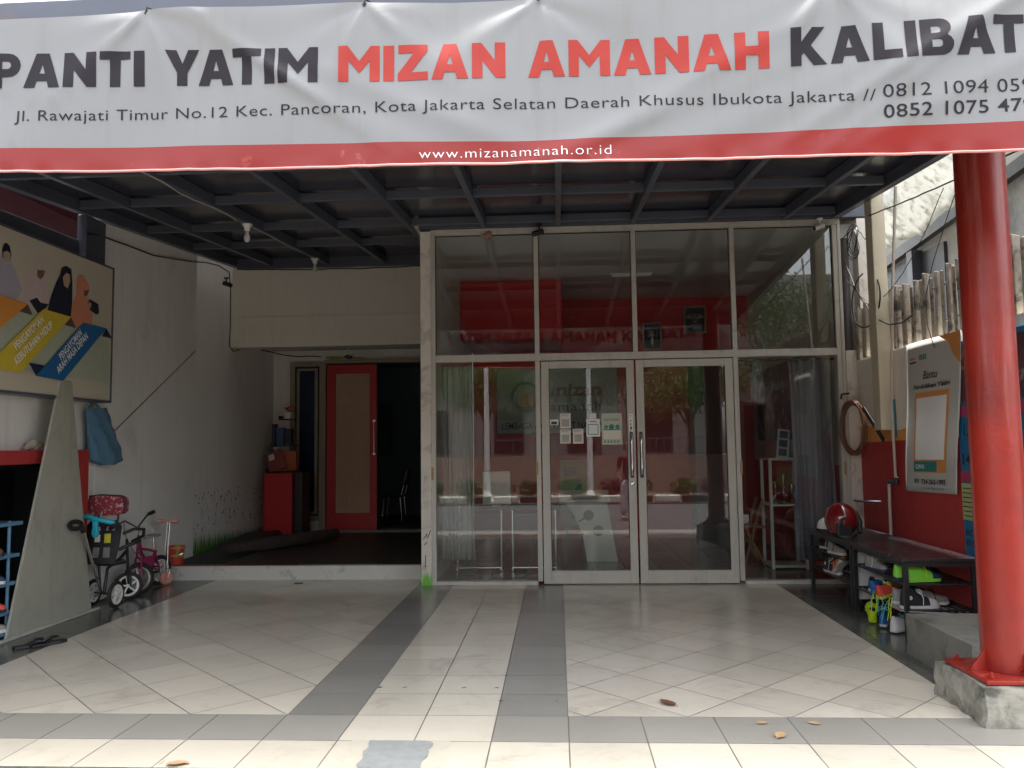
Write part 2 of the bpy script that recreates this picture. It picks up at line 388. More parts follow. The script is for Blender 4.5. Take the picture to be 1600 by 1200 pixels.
g = grass_art('g', lambda u, z: (-4.7105, u, z), 10.3, 13.0, .158, 900, .30, '', dots=170, seedv=3)
tag(g.build('grass_mural', [ggreen, gdark], fixn=False), 'painted green grass and dark stems along the foot of the recess wall', 'mural')

# steel post and edge beam on the left, lower beam, maroon wall beyond
canopy = thing('porch_canopy', (0, 4.2, 3.5), 'dark grey steel canopy with rafters and cross beams roofing the tiled porch', 'canopy')
zr = lambda y: 3.25+.08*y
def rafter(x, y0, y1, w=.055, h=.11):
    m = MB(); m.add([(x+a, y, zr(y)+b) for y in (y0, y1) for a, b in ((-w/2, 0), (w/2, 0), (w/2, h), (-w/2, h))],
                    [(3, 2, 1, 0), (4, 5, 6, 7), (0, 1, 5, 4), (1, 2, 6, 5), (2, 3, 7, 6), (3, 0, 4, 7)]); return m
for x in (-4.11, -3.28, -2.45): rafter(x, 4.05, 11.35).build('rafter', steel_dark, canopy, bevel=.004)
rafter(-1.62, 4.05, 11.35).build('rafter', steel_dark, canopy, bevel=.004)
for x in (-.79, .04, .87, 1.70, 2.53): rafter(x, 4.05, 8.89).build('rafter', steel_dark, canopy, bevel=.004)
for x, y1 in ((-4.66, 11.42), (3.09, 8.95)): rafter(x, 3.95, y1, .08, .17).build('edge_beam', steel_dark, canopy, bevel=.004)
for y, xr in ((5.2, 3.04), (6.33, 3.04), (7.46, 3.04), (8.76, 3.04), (9.9, -1.56)):
    xs = [-4.62, -4.11, -3.28, -2.45, -1.62, -.79, .04, .87, 1.70, 2.53, 3.05]
    m = MB()
    for a, b in zip(xs[:-1], xs[1:]):
        if b > xr+.05: break
        m.box(a+.029, b-.029, y-.025, y+.025, zr(y)+.018, zr(y)+.095)
    m.build('cross_beam', steel_dark, canopy, bevel=.003)
m = MB(); m.box(-4.62, -1.60, 11.36, 11.42, zr(11.4)-.03, zr(11.4)+.12); m.build('cross_beam', steel_dark, canopy, bevel=.003)
m = MB()
m.add([(x, y, zr(y)+.113+dz) for dz in (0, .02) for x, y in ((-4.62, 3.9), (3.05, 3.9), (3.05, 8.95), (-1.55, 8.95), (-1.55, 11.5), (-4.62, 11.5))],
      [(5, 4, 3, 2, 1, 0), (6, 7, 8, 9, 10, 11)]+[(i, (i+1) % 6, 6+(i+1) % 6, 6+i) for i in range(6)])
m.build('roof_sheet', sheet_dark, canopy)
m = MB(); m.box(-5.6, 3.2, 3.93, 4.04, 3.55, 3.87); m.build('front_beam', steel_dark, canopy, bevel=.006)
m = MB(); m.box(-4.72, -4.62, 7.62, 7.96, 3.0, zr(7.6)-.003); m.build('post', steel_dark, canopy, bevel=.006)
m = MB(); m.bar((-4.75, 3.9, 3.44), (-4.75, 7.62, 3.52), .1, .16)
tag(m.build('lower_beam', steel_dark, bevel=.004), 'dark grey steel beam just above the left billboard', 'beam')
mar = pm('maroon_wall', (.07, .006, .016), .7, .2, 2)
m = MB(); m.box(-6.3, -6.1, -2, 13, 0, 4.6).box(-6.1, -4.97, 4.3, 13, 4.45, 4.6)  # second box is an unseen eave added to shade this wall
tag(m.build('neighbour_wall', mar), 'dark maroon wall seen in the gap above the left billboard with an unseen eave added', 'wall')

# cabinet niche
cab = thing('shoe_cabinet', (-4.85, 6.2, 0), 'open black wall cabinet with a red painted top rail at the far left', 'cabinet')
darkin = pm('black_cabinet_lining', (.010, .010, .012), .5, .4, 6)
MB().box(-4.70, -4.58, 3.3, 7.70, 1.41, 1.53).build('top_rail', red_wall_m, cab, bevel=.004)
MB().box(-4.70, -4.58, 7.57, 7.70, 0, 1.41).build('side_panel', red_wall_m, cab, bevel=.004)
m = MB(); m.box(-5.25, -5.22, 3.3, 7.57, 0, 1.41).box(-5.22, -4.60, 7.53, 7.57, 0, 1.41).box(-5.22, -4.71, 3.3, 7.53, 1.38, 1.41).box(-5.22, -4.6, 3.3, 7.53, 0.004, .02)
m.build('lining', darkin, cab)

# ---------- generic shoe
def shoe(loc, ang, up, sole, lace, label, L=.26, hi=False, group='shoes on the racks and benches', roll=0, pitch=0, toe=None):
    t = thing('shoe', loc, label, 'shoe', group)
    X = Matrix.Translation(loc) @ Matrix.Rotation(ang, 4, 'Z') @ Matrix.Rotation(pitch, 4, 'Y') @ Matrix.Rotation(roll, 4, 'X')
    W = [(.0, .022), (.06, .031), (.2, .034), (.4, .031), (.6, .040), (.78, .044), (.9, .037), (1, .014)]
    out = [(a*L, w) for a, w in W]+[(a*L, -w) for a, w in reversed(W)]
    m = MB(); m.M = X; m.poly(out, lambda u, v, w: (u, v, w), .026); m.build('sole', sole, t, bevel=.004)
    H = [(.005, .075, .020), (.04, .10, .029), (.14, .098 if not hi else .135, .033), (.3, .085 if not hi else .13, .032), (.42, .082, .033), (.55, .066, .037), (.7, .05, .041), (.85, .042, .038), (.95, .032, .025), (.99, .018, .01)]
    rings = []
    for a, h, w in H:
        h = h*L/.26; ring = []
        for k in range(12):
            th = math.pi*k/11; cx = math.cos(th); sz = math.sin(th)
            ring.append((a*L, w*math.copysign(abs(cx)**.8, cx)*(1-.25*sz*(h/.1)), .024+h*sz**.75))
        rings.append(ring)
    m = MB(); m.M = X; m.loft(rings[:7] if toe else rings); m.build('upper', up, t)
    if toe:
        m = MB(); m.M = X; m.loft(rings[6:]); m.build('toe_cap', toe, t)
    if hi:
        m = MB(); m.M = X
        for s_ in (-1, 1): m.lathe([(.0, 0), (.016, 0), (.016, .004), (0, .004)], (L*.2, s_*.031, .085), 12, (0, s_, .25))
        m.build('ankle_patch', s_white, t)
    m = MB(); m.M = X
    m.lathe([(.0, 0), (.022, 0), (.024, .004)], (L*.19, 0, .024+(.095 if not hi else .13)*L/.26), 12); m.build('dark_opening', black_m, t)  # black disc paints the shade inside the shoe opening
    m = MB(); m.M = X
    for i in range(4):
        a = .46+.07*i; z = .024+(.088-.011*i*1.6)*L/.26
        m.tube([(L*a, -.024, z-.010), (L*(a+.03), 0, z+.004), (L*(a+.01), .024, z-.010)], .0038, 5)
    zt_ = .11*L/.26
    for s_ in (-1, 1):
        m.tube([(L*.43, 0, zt_+.004), (L*.45, s_*.022, zt_+.022), (L*.50, s_*.042, zt_), (L*.46, s_*.035, zt_-.015), (L*.44, 0, zt_+.002)], .0032, 5)
        m.tube([(L*.44, 0, zt_+.004), (L*.49, s_*.03, zt_-.008), (L*.52, s_*.044, zt_-.045), (L*.50, s_*.050, .03)], .0030, 5)
    m.build('laces', lace, t)
    return t
def cmat(n, c, r=.6): return pm(n, c, r, .12, 20)
s_black = cmat('shoe_black_canvas', (.014, .014, .02)); s_white = cmat('shoe_white_rubber', (.62, .60, .56)); s_lime = cmat('shoe_lime', (.22, .62, .05))
s_yel = cmat('shoe_neon_yellow', (.52, .72, .02)); s_navy = cmat('shoe_navy', (.02, .035, .09)); s_red = cmat('shoe_coral', (.65, .07, .05)); s_blue = cmat('shoe_blue', (.02, .10, .35))
s_or = cmat('shoe_orange', (.80, .20, .03)); s_grey = cmat('shoe_grey', (.28, .27, .25)); s_teal = cmat('shoe_teal_lace', (.10, .45, .45)); s_brn = cmat('shoe_brown', (.10, .045, .025))

# blue rack with shoes in the niche
rack = thing('shoe_rack', (-4.62, 6.2, 0), 'blue plastic shoe rack standing in the black cabinet at the left edge', 'shoe rack')
for i, z in enumerate((.94, .68, .455, .225, .06)):
    y1 = 6.63-.03*i
    m = MB(); m.box(-4.76, -4.50, 5.4, y1, z-.03, z); m.build('shelf', blue_rack, rack, bevel=.005)
for y in (6.50, 5.5):
    for x in (-4.53, -4.73):
        m = MB(); m.tube([(x, y, 0), (x, y, .95)], .014, 10); m.build('leg', blue_rack, rack)
k = 0
SL = [('brown leather', s_brn), ('dark grey', s_grey), ('navy', s_navy), ('black', s_black), ('faded coral', s_red)]
lv = ['second', 'third', 'fourth', 'lowest']
for i, z in enumerate((.68, .455, .225, .06)):
    for j, y in enumerate((6.35, 6.12)):
        nm, mt = SL[(i*2+j*3) % 5]
        shoe((-4.73, y, z+.002), R(8*(i-j)), mt, s_white if (i+j) % 2 else s_black, s_white, '%s shoe %s on the %s shelf of the blue rack' % (nm, 'at the right end' if j == 0 else 'second from the right end', lv[i]))

# triangular grey board
m = MB()
m.poly([(6.42, 0.004), (7.62, 0.004), (7.24, 2.16), (7.07, 2.16)], lambda u, v, w: (-4.49+w-.01*v, u, v), .022)
tag(m.build('tapered_board', board_m, bevel=.003), 'tall tapering grey board leaning upright against the left cabinet', 'board')
m = MB(); m.box(-4.46, -4.43, 6.3, 7.7, .002, .02)
tag(m.build('floor_trim', alu), 'low pale trim on the floor along the foot of the tapering board', 'trim')

# billboard
bbd = thing('billboard', (-4.6, 6.2, 2.03), 'large left billboard with four veiled children and orange yellow and blue ribbons', 'billboard')
bb_m = pm('printed_vinyl_cream', (.52, .47, .37), .5, .08, 1.2, bump=.1, bscale=3)
MB().box(-4.66, -4.502, 3.4, 7.90, 2.02, 3.36).build('panel', bb_m, bbd, bevel=.003)
m = MB(); m.box(-4.66, -4.495, 3.4, 7.92, 3.361, 3.378).box(-4.66, -4.495, 3.4, 7.92, 1.998, 2.019).box(-4.66, -4.495, 7.901, 7.92, 2.019, 3.361); m.build('frame', steel_dark, bbd)
def ball(polys):
    m = MB(); mats_ = []
    return m
BC = {k: pm('print_'+k, c, .5, .1, 14) for k, c in dict(orange=(.66, .27, .05), brown=(.10, .07, .04), yellow=(.60, .46, .04), blue=(.012, .12, .30), navy=(.01, .02, .06), lilac=(.38, .35, .42), pinkish=(.52, .42, .42), black=(.012, .014, .03), peach=(.62, .24, .14), skin=(.42, .31, .21), skin2=(.18, .10, .06), pale=(.40, .44, .34), shade=(.36, .37, .27)).items()}
OFF = [0]
def art(name, pts, mk, par=bbd):
    OFF[0] += .0007
    m = MB(); x = -4.5015+OFF[0]; m.add([(x, a, b) for a, b in pts], [tuple(range(len(pts)))]) if False else m.poly(pts, lambda u, v, w: (x, u, v))
    return m.build(name, mk, par, fixn=False)
art('pale_ground', [(6.2, 2.2), (7.87, 2.2), (7.87, 2.60), (7.3, 2.70), (6.7, 2.72), (6.2, 2.74)], BC['pale'])
art('veiled_figure', [(6.254, 3.194), (6.297, 3.227), (6.337, 3.221), (6.366, 3.171), (6.374, 3.085), (6.437, 3.011), (6.52, 2.875), (6.43, 2.76), (6.0, 2.76), (6.1, 3.017), (6.24, 3.071)], BC['lilac'])
art('veil', [(6.254, 3.17), (6.275, 3.222), (6.31, 3.232), (6.345, 3.215), (6.366, 3.15), (6.35, 3.10), (6.26, 3.10)], BC['black'])
art('face', [(6.265, 3.141), (6.309, 3.168), (6.352, 3.157), (6.352, 3.107), (6.319, 3.073), (6.277, 3.088)], BC['skin'])
art('veiled_figure', [(6.681, 3.195), (6.75, 3.238), (6.813, 3.212), (6.824, 3.121), (6.812, 3.025), (6.857, 2.967), (6.867, 2.848), (6.783, 2.74), (6.541, 2.78), (6.52, 2.944), (6.607, 3.073), (6.665, 3.114)], BC['pinkish'])
art('face', [(6.700, 3.095), (6.808, 3.111), (6.794, 3.061), (6.746, 3.018), (6.705, 3.036)], BC['skin2'])
art('open_book', [(6.61, 2.808), (6.708, 2.852), (6.761, 2.816), (6.875, 2.823), (6.825, 2.774), (6.725, 2.717)], BC['black'])
art('veiled_figure', [(7.042, 3.189), (7.108, 3.222), (7.189, 3.208), (7.213, 3.079), (7.215, 2.91), (7.20, 2.74), (6.856, 2.76), (6.903, 2.908), (6.972, 3.044), (7.023, 3.123)], BC['black'])
art('face', [(7.062, 3.105), (7.111, 3.156), (7.168, 3.152), (7.176, 3.087), (7.14, 3.016), (7.083, 3.032)], BC['skin'])
art('veiled_figure', [(7.297, 3.153), (7.34, 3.185), (7.393, 3.18), (7.47, 3.116), (7.491, 3.077), (7.43, 2.987), (7.502, 2.962), (7.552, 2.854), (7.537, 2.72), (7.389, 2.70), (7.25, 2.665), (7.203, 2.768), (7.211, 2.882), (7.282, 2.979), (7.272, 3.077)], BC['peach'])
art('face', [(7.387, 3.042), (7.480, 3.069), (7.455, 3.013), (7.402, 2.987)], BC['skin2'])
art('camera', [(7.46, 2.93), (7.488, 2.981), (7.642, 2.958), (7.659, 2.871), (7.609, 2.848), (7.50, 2.875)], BC['black'])
art('hand', [(7.442, 2.908), (7.49, 2.955), (7.525, 2.938), (7.505, 2.89)], BC['skin'])
for a, col in (([(6.0, 2.79), (6.249, 2.785), (6.583, 2.771), (6.10, 2.40)], 'orange'), ([(6.583, 2.771), (6.65, 2.686), (6.481, 2.693)], 'brown'),
               ([(6.794, 2.766), (7.199, 2.76), (6.517, 2.177), (6.1, 2.19)], 'yellow'), ([(7.199, 2.76), (7.28, 2.665), (7.1, 2.672)], 'brown'),
               ([(6.614, 2.275), (6.829, 2.271), (6.722, 2.17)], 'navy'), ([(7.389, 2.736), (7.784, 2.738), (7.103, 2.158), (6.722, 2.17)], 'blue'), ([(7.784, 2.738), (7.889, 2.65), (7.709, 2.648)], 'navy')):
    art('ribbon' if len(a) > 3 else 'ribbon_fold', a, BC[col])
def diag(mb, s, p, q, cap):
    p = Vector(p); q = Vector(q); d = (q-p); L = d.length; d.normalize(); n = Vector((-d.y, d.x))
    put_text(mb, s, 0, L, 0, cap, lambda u, v, w: (-4.4905+OFF[0]-.009+.0008, p.x+d.x*u+n.x*v, p.y+d.y*u+n.y*v), bold=.012)
m = MB(); diag(m, 'PENGAYOMAN', (6.45, 2.36), (6.80, 2.66), .07); diag(m, 'KEBUTUHAN HIDUP', (6.46, 2.24), (6.93, 2.63), .07)
diag(m, 'PENGAYOMAN', (7.06, 2.34), (7.37, 2.62), .07); diag(m, 'ARAH MASA DEPAN', (7.03, 2.215), (7.47, 2.60), .07)
m.build('lettering', ink_white, bbd, fixn=False)

# items on the cabinet ledge, hanging bag
can = thing('paint_can', (-4.66, 7.47, 1.532), 'small green tin standing on the red cabinet rail beside the blue bag', 'tin')
m = MB(); m.lathe([(.055, 0), (.058, .004), (.058, .14), (.055, .145)], (-4.66, 7.47, 1.532), 20); m.build('tin_body', pm('green_tin', (.03, .25, .08), .4, .1, 20, dirt=((.4, .42, .4), 30, .6, .65, .7)), can)
m = MB(); m.lathe([(.059, 0), (.059, .012), (.04, .014)], (-4.66, 7.47, 1.677), 20); m.build('lid', chrome, can)
m = MB()
for i in range(8):
    a = i*.7; m.tube([(-4.66+.03*math.sin(a), 6.85+i*.05, 1.545+.015*math.sin(a*2)), (-4.64, 6.93+i*.05, 1.575+.02*math.cos(a)), (-4.66, 7.0+i*.04, 1.555)], [.02, .032, .02], 8)
tag(m.build('folded_cloth', pm('beige_cloth', (.42, .38, .31), .9, .2, 20)), 'crumpled beige cloth lying on the red cabinet rail', 'cloth')
bag = thing('hanging_bag', (-4.62, 7.75, 1.36), 'light blue fabric bag hanging on the left wall above the tricycle', 'bag')
bagm = pm('blue_bag_fabric', (.09, .20, .30), .75, .2, 14, bump=.3, bscale=25)
def bagf(u, v):
    # v 0 bottom .. 1 top ; widens and slides to the right at the bottom
    yl = 7.80+(7.70-7.80)*v; yr = 8.38+(8.08-8.38)*v
    y = yl+(yr-yl)*u; z = 1.43+(1.93-1.43)*v+.06*(1-v)*math.sin(u*3.1)*-1+.03*v*u
    return y, z
m = MB()
rings = []
for j in range(13):
    v = j/12; ring = []
    for k in range(24):
        a = 2*math.pi*k/24; u = .5-.5*math.cos(a); y, z = bagf(u, v)
        th = .095*math.sin(a)*(1-.75*v)*(.55+.45*min(1, v*5+.2))*(1+.25*math.sin(u*14+v*5))
        ring.append((-4.63+th+.008*math.sin(z*40+u*9), y, z))
    rings.append(ring)
m.loft(rings); m.build('bag_body', bagm, bag)
m = MB(); m.tube([(-4.63, 7.74, 1.92), (-4.64, 7.82, 1.99), (-4.66, 7.86, 2.06), (-4.64, 7.89, 1.99), (-4.62, 7.95, 1.93)], .012, 8); m.build('strap', bagm, bag)
m = MB(); m.tube([(-4.72, 7.86, 2.06), (-4.64, 7.86, 2.05), (-4.63, 7.86, 2.08)], .006, 6); m.build('hook', steel_dark, bag)

# ---------- wheels
tyre_m = pm('tyre_rubber', (.016, .016, .017), .7, .2, 20)
def wheel(c, r, w, axis, parent, rimm, tym=tyre_m, solid=False, name='wheel'):
    m = MB(); pr = [(r-w+w*math.cos(a)*1.0, w*.8*math.sin(a)) for a in [i*2*math.pi/12 for i in range(13)]]
    m.lathe(pr, c, 36, axis, close=False); t = m.build(name, tym, parent)
    m = MB(); ax = Vector(axis).normalized(); c = Vector(c)
    a = Vector((0, 0, 1)); e1 = (a-ax*a.dot(ax)).normalized(); e2 = ax.cross(e1); ri = r-1.9*w
    m.lathe([(ri-.012, -.012), (ri+.006, -.014), (ri+.006, .014), (ri-.012, .012), (ri-.012, -.012)], c, 36, axis, close=False)
    m.lathe([(.018, -.02), (.018, .02)], c, 12, axis)
    n = 5 if solid else 14
    for k in range(n):
        th = 2*math.pi*k/n+.2; d = e1*math.cos(th)+e2*math.sin(th)
        if solid: m.bar(c+d*.012, c+d*ri, .03, .014)
        else: m.tube([c+d*.012, c+d*ri], .0018, 4)
    m.build('rim', rimm, t); return t
# tricycle
tri = thing('tricycle', (-4.42, 7.9, 0), 'black push tricycle with turquoise handlebar and white wheels beside the tapering board', 'tricycle')
ax = (1, -.05, 0)
wheel((-4.30, 7.74, .13), .13, .022, ax, tri, white_pl, solid=True)
wheel((-4.42, 8.18, .14), .14, .022, (.55, -.83, 0), tri, white_pl, solid=True)
wheel((-4.60, 7.86, .13), .13, .022, ax, tri, white_pl, solid=True)
m = MB(); m.tube([(-4.60, 7.86, .13), (-4.30, 7.74, .13)], .009, 8)
m.tube([(-4.45, 7.80, .14), (-4.46, 7.86, .36), (-4.42, 8.02, .44), (-4.41, 8.12, .50)], .016, 8)
m.tube([(-4.42, 8.18, .14), (-4.41, 8.15, .36), (-4.40, 8.1, .62)], .014, 8)
m.tube([(-4.38, 8.16, .14), (-4.38, 8.15, .34)], .01, 8)
m.tube([(-4.50, 7.82, .14), (-4.54, 7.84, .45), (-4.5, 7.84, .62)], .012, 8)
m.build('frame', black_metal, tri)
m = MB(); m.M = Matrix.Translation((-4.46, 7.92, .40)) @ Matrix.Rotation(R(-55), 4, 'Z')
m.loft([[(x*(1-.1*abs(k-1)), y, z+dz) for x, z in ((-.11, 0), (.11, 0), (.13, .03), (-.13, .03))] for k, (y, dz) in enumerate(((-.14, .0), (0, -.015), (.13, 0)))]); m.build('seat', black_m, tri, bevel=.01)
bk = MB(); bk.M = Matrix.Translation((-4.47, 7.75, .42)) @ Matrix.Rotation(R(8), 4, 'Z') @ Matrix.Rotation(R(-8), 4, 'X')
bk.poly([(-.15, 0), (.13, 0), (.16, .18), (.17, .36), (.12, .42), (-.12, .42), (-.17, .36), (-.16, .18)], lambda u, v, w: (u, w, v), .02,
        holes=([(-.11, .32), (-.02, .32), (-.03, .36), (-.11, .36)], [(.02, .32), (.11, .32), (.11, .36), (.03, .36)], [(-.09, .06), (-.02, .06), (-.02, .16), (-.09, .16)], [(.01, .06), (.08, .06), (.08, .16), (.01, .16)]))
bko = bk.build('backrest', black_m, tri, bevel=.006)
m = MB(); m.M = bk.M; m.box(.02, .08, -.004, -.002, .20, .29); m.build('yellow_sticker', pm('yellow_sticker', (.6, .55, .05), .5), bko)
m = MB(); m.M = bk.M; m.box(-.07, -.02, -.004, -.002, .21, .28); m.build('white_sticker', white_pl, bko)
hbm = pm('turquoise_plastic', (.02, .42, .55), .35, .06, 9)
m = MB(); m.tube([(-4.635, 7.62, .905), (-4.60, 7.60, .905), (-4.45, 7.58, .875), (-4.29, 7.60, .835), (-4.255, 7.61, .835)], [.018, .024, .021, .024, .018], 12)
m.loft([[(-4.44+x, 7.60+y, z) for x, y in ((-s1, -.02), (s1, -.02), (s1, .02), (-s1, .02))] for z, s1 in ((.69, .012), (.73, .035), (.79, .022), (.87, .03))]); m.build('handlebar', hbm, tri, bevel=.008)
fab = pm('floral_red_fabric', (.25, .03, .05), .85, .15, 12, dirt=((.55, .42, .38), 28, .55, .58, .85))
m = MB()
m.loft([[(-4.46+.19*s_*math.copysign(abs(math.cos(a))**.55, math.cos(a)), 7.84+dy, .98+.10*s_*math.copysign(abs(math.sin(a))**.55, math.sin(a))) for a in [i*2*math.pi/20 for i in range(20)]] for dy, s_ in ((-.05, .85), (-.04, 1), (.05, 1), (.08, .8))])
m.build('head_cushion', fab, tri)
m = MB(); m.tube([(-4.65, 7.90, .97), (-4.66, 7.86, 1.07), (-4.5, 7.80, 1.085), (-4.3, 7.80, 1.075), (-4.27, 7.8, 1.0), (-4.27, 7.8, .90)], .008, 8)
m.tube([(-4.56, 7.82, .6), (-4.56, 7.86, .9)], .01, 6); m.tube([(-4.36, 7.82, .6), (-4.36, 7.86, .9)], .01, 6)
m.tube([(-4.30, 7.84, .70), (-4.22, 7.9, .74), (-4.16, 7.98, .73), (-4.2, 8.05, .66), (-4.32, 8.05, .6)], .016, 8)
m.tube([(-4.32, 7.8, .55), (-4.22, 7.86, .60), (-4.18, 7.95, .62)], .018, 8)
m.build('arm_rest', black_m, tri)
m = MB(); m.tube([(-4.41, 7.36, .78), (-4.42, 7.47, .58), (-4.43, 7.62, .32), (-4.46, 7.76, .15)], .013, 8); m.build('push_pole', chrome, tri)
m = MB(); m.lathe([(.03, -.012), (.065, -.010), (.068, 0), (.065, .010), (.03, .012), (.03, -.012)], (-4.405, 7.22, .845), 20, (.35, -.55, .75), close=False)
m.tube([(-4.405, 7.31, .83), (-4.41, 7.35, .77)], .022, 8); m.build('push_grip', black_m, tri)
# child bicycle
bike = thing('child_bicycle', (-4.530, 8.6, 0), 'small magenta child bicycle with black tyres parked behind the tricycle', 'bicycle')
pinkf = pm('magenta_frame_paint', (.30, .02, .10), .35, .15, 9)
bx = (.80, -.60, 0)
wheel((-4.440, 8.42, .17), .17, .027, bx, bike, chrome)
wheel((-4.510, 9.02, .17), .17, .027, (.95, -.3, 0), bike, chrome)
m = MB()
m.tube([(-4.460, 8.45, .58), (-4.480, 8.55, .42), (-4.490, 8.75, .25), (-4.500, 8.9, .40)], .018, 8); m.tube([(-4.460, 8.47, .48), (-4.490, 8.7, .44), (-4.500, 8.88, .40)], .014, 8)
m.tube([(-4.490, 8.75, .25), (-4.510, 9.02, .17)], .011, 8); m.tube([(-4.500, 8.88, .40), (-4.510, 9.02, .17)], .010, 8); m.build('frame', pinkf, bike)
m = MB(); m.tube([(-4.470, 8.46, .62), (-4.470, 8.44, .40), (-4.410, 8.42, .36), (-4.400, 8.40, .17)], .012, 8); m.tube([(-4.470, 8.44, .40), (-4.490, 8.45, .36), (-4.480, 8.44, .17)], .012, 8); m.build('fork', pinkf, bike)
m = MB(); m.tube([(-4.660, 8.30, .72), (-4.570, 8.36, .78), (-4.480, 8.46, .70), (-4.390, 8.50, .84), (-4.330, 8.50, .86)], .011, 8); hb = m.build('handlebar', steel_dark, bike)
m = MB(); m.tube([(-4.385, 8.50, .84), (-4.32, 8.50, .865)], .02, 8); m.tube([(-4.690, 8.28, .70), (-4.610, 8.33, .755)], .02, 8); m.build('grip', black_m, hb)
m = MB(); m.tube([(-4.58, 8.36, .78), (-4.50, 8.24, .66), (-4.44, 8.30, .48), (-4.42, 8.42, .36)], .0035, 5); m.tube([(-4.38, 8.50, .83), (-4.38, 8.32, .76), (-4.42, 8.34, .50), (-4.45, 8.5, .36)], .0035, 5); m.build('brake_cable', black_m, bike)
m = MB(); m.tube([(-4.55, 8.75, .25), (-4.40, 8.75, .25)], .008, 6); m.obox((-4.39, 8.70, .20), (.05, .07, .02)); m.obox((-4.57, 8.80, .30), (.05, .07, .02)); m.build('pedals', black_m, bike)
m = MB(); m.loft([[(-4.51+x*w, y, .56+z) for x, z in ((-1, 0), (1, 0), (.8, .03), (-.8, .03))] for y, w in ((8.66, .02), (8.75, .03), (8.86, .065), (8.93, .06))]); m.build('seat', pm('grey_saddle', (.30, .26, .26), .6), bike, bevel=.008)
m = MB(); m.tube([(-4.500, 8.86, .40), (-4.500, 8.84, .57)], .012, 8); m.build('seat_post', chrome, bike)
m = MB(); m.obox((-4.440, 8.62, .32), (.02, .2, .12), (0, 0, R(-10))); m.build('chain_guard', pinkf, bike, bevel=.02)
# scooter
sco = thing('kick_scooter', (-4.470, 9.05, 0), 'pink wheeled child scooter with upright handle next to the raised step', 'scooter')
pk = pm('pink_plastic', (.65, .28, .22), .4, .08, 9)
wheel((-4.450, 9.06, .075), .075, .022, (.75, -.66, 0), sco, pk, pk, True)
m = MB(); m.tube([(-4.450, 9.08, .16), (-4.460, 9.10, .42), (-4.440, 9.10, .70)], .009, 8); m.tube([(-4.490, 9.08, .16), (-4.490, 9.10, .42), (-4.470, 9.10, .70)], .006, 8); m.tube([(-4.430, 9.06, .075), (-4.415, 9.07, .17), (-4.470, 9.08, .18)], .009, 6); m.build('stem', chrome, sco)
m = MB(); m.tube([(-4.570, 9.07, .715), (-4.350, 9.10, .705)], .012, 8); h_ = m.build('handlebar', pk, sco)
m = MB(); m.tube([(-4.575, 9.07, .715), (-4.500, 9.08, .712)], .019, 8); m.tube([(-4.420, 9.09, .708), (-4.345, 9.10, .704)], .021, 8); m.build('grip', pk, h_)
m = MB(); m.obox((-4.540, 8.78, .06), (.10, .42, .016), (R(4), 0, R(12))); m.build('deck', pm('tan_deck', (.40, .28, .18), .5), sco, bevel=.008)
# bucket
bu = thing('bucket', (-4.520, 9.450, .161), 'red and orange paint bucket standing on the raised step behind the scooter', 'bucket')
m = MB(); m.lathe([(.082, 0), (.10, .20), (.104, .20), (.104, .22), (.094, .22), (.08, .01)], (-4.570, 9.530, .161), 28); m.build('pail', pm('red_print', (.50, .06, .04), .4, .1, 10, dirt=((.25, .45, .08), 9, .6, .62, .9)), bu)
m = MB(); m.lathe([(.1065, 0), (.1065, .02)], (-4.570, 9.530, .352), 28, close=False); m.build('rim_band', pm('orange_rim', (.6, .25, .12), .4), bu)
m = MB(); m.tube([(-4.675, 9.530, .36), (-4.670, 9.490, .29), (-4.570, 9.430, .27), (-4.470, 9.490, .29), (-4.465, 9.530, .36)], .003, 6); m.build('handle', chrome, bu)
# slippers
sl_ = thing('slippers', (-4.12, 6.20, .0), 'pair of black rubber slippers on the floor by the foot of the tapering board', 'slippers')
for dx, dy, an in ((0, 0, 20), (.10, .06, 28)):
    m = MB(); m.M = Matrix.Translation((-4.20+dx, 6.12+dy, .002)) @ Matrix.Rotation(R(an+30), 4, 'Z')
    m.poly([(0, -.03), (.1, -.034), (.2, -.048), (.26, -.03), (.27, 0), (.26, .03), (.2, .048), (.1, .034), (0, .03), (-.01, 0)], lambda u, v, w: (u, v, w), .022)
    so_ = m.build('sole', black_m, sl_, bevel=.004)
    m2 = MB(); m2.M = m.M; m2.tube([(.10, -.035, .02), (.15, -.015, .055), (.2, 0, .05), (.15, .015, .055), (.10, .035, .02)], .011, 8); m2.build('strap', black_m, so_)
m = MB(); m.lathe([(.05, 0), (.056, .004), (.02, .006)], (-2.95, 9.12, .001), 20)
tag(m.build('floor_drain', steel_dark), 'small dark round drain cover in the tiles in front of the step', 'drain')

# ================================================================ RECESS
# upper wall / deep beam
m = MB(); m.box(-4.735, -1.52, 11.42, 11.62, 3.43, 4.19).box(-4.735, -1.52, 11.40, 11.62, 2.985, 3.43)
tag(m.build('porch_lintel', beam_white, bevel=.004), 'cream lintel wall over the dark recess under the canopy', 'lintel')
m = MB(); m.box(-4.735, -1.52, 11.62, 13.3, 3.14, 3.24)
tag(m.build('recess_ceiling', beam_white), 'pale ceiling of the dark recess above the red door', 'ceiling')
m = MB(); m.box(-4.735, -4.40, 13.2, 13.4, .15, 3.14).box(-4.40, -1.52, 13.2, 13.4, 2.93, 3.14).box(-4.40, -3.82, 13.2, 13.4, .15, .34).box(-1.75, -1.52, 13.2, 13.4, .15, 2.93)
tag(m.build('recess_back_wall', white_wall), 'off white back wall of the recess around the red door', 'wall')
tanf = pm('tan_door_frame', (.30, .26, .20), .6, .15, 8)
win = thing('narrow_window', (-4.1, 13.15, .34), 'narrow tall window with dark pane left of the red sliding door', 'window')
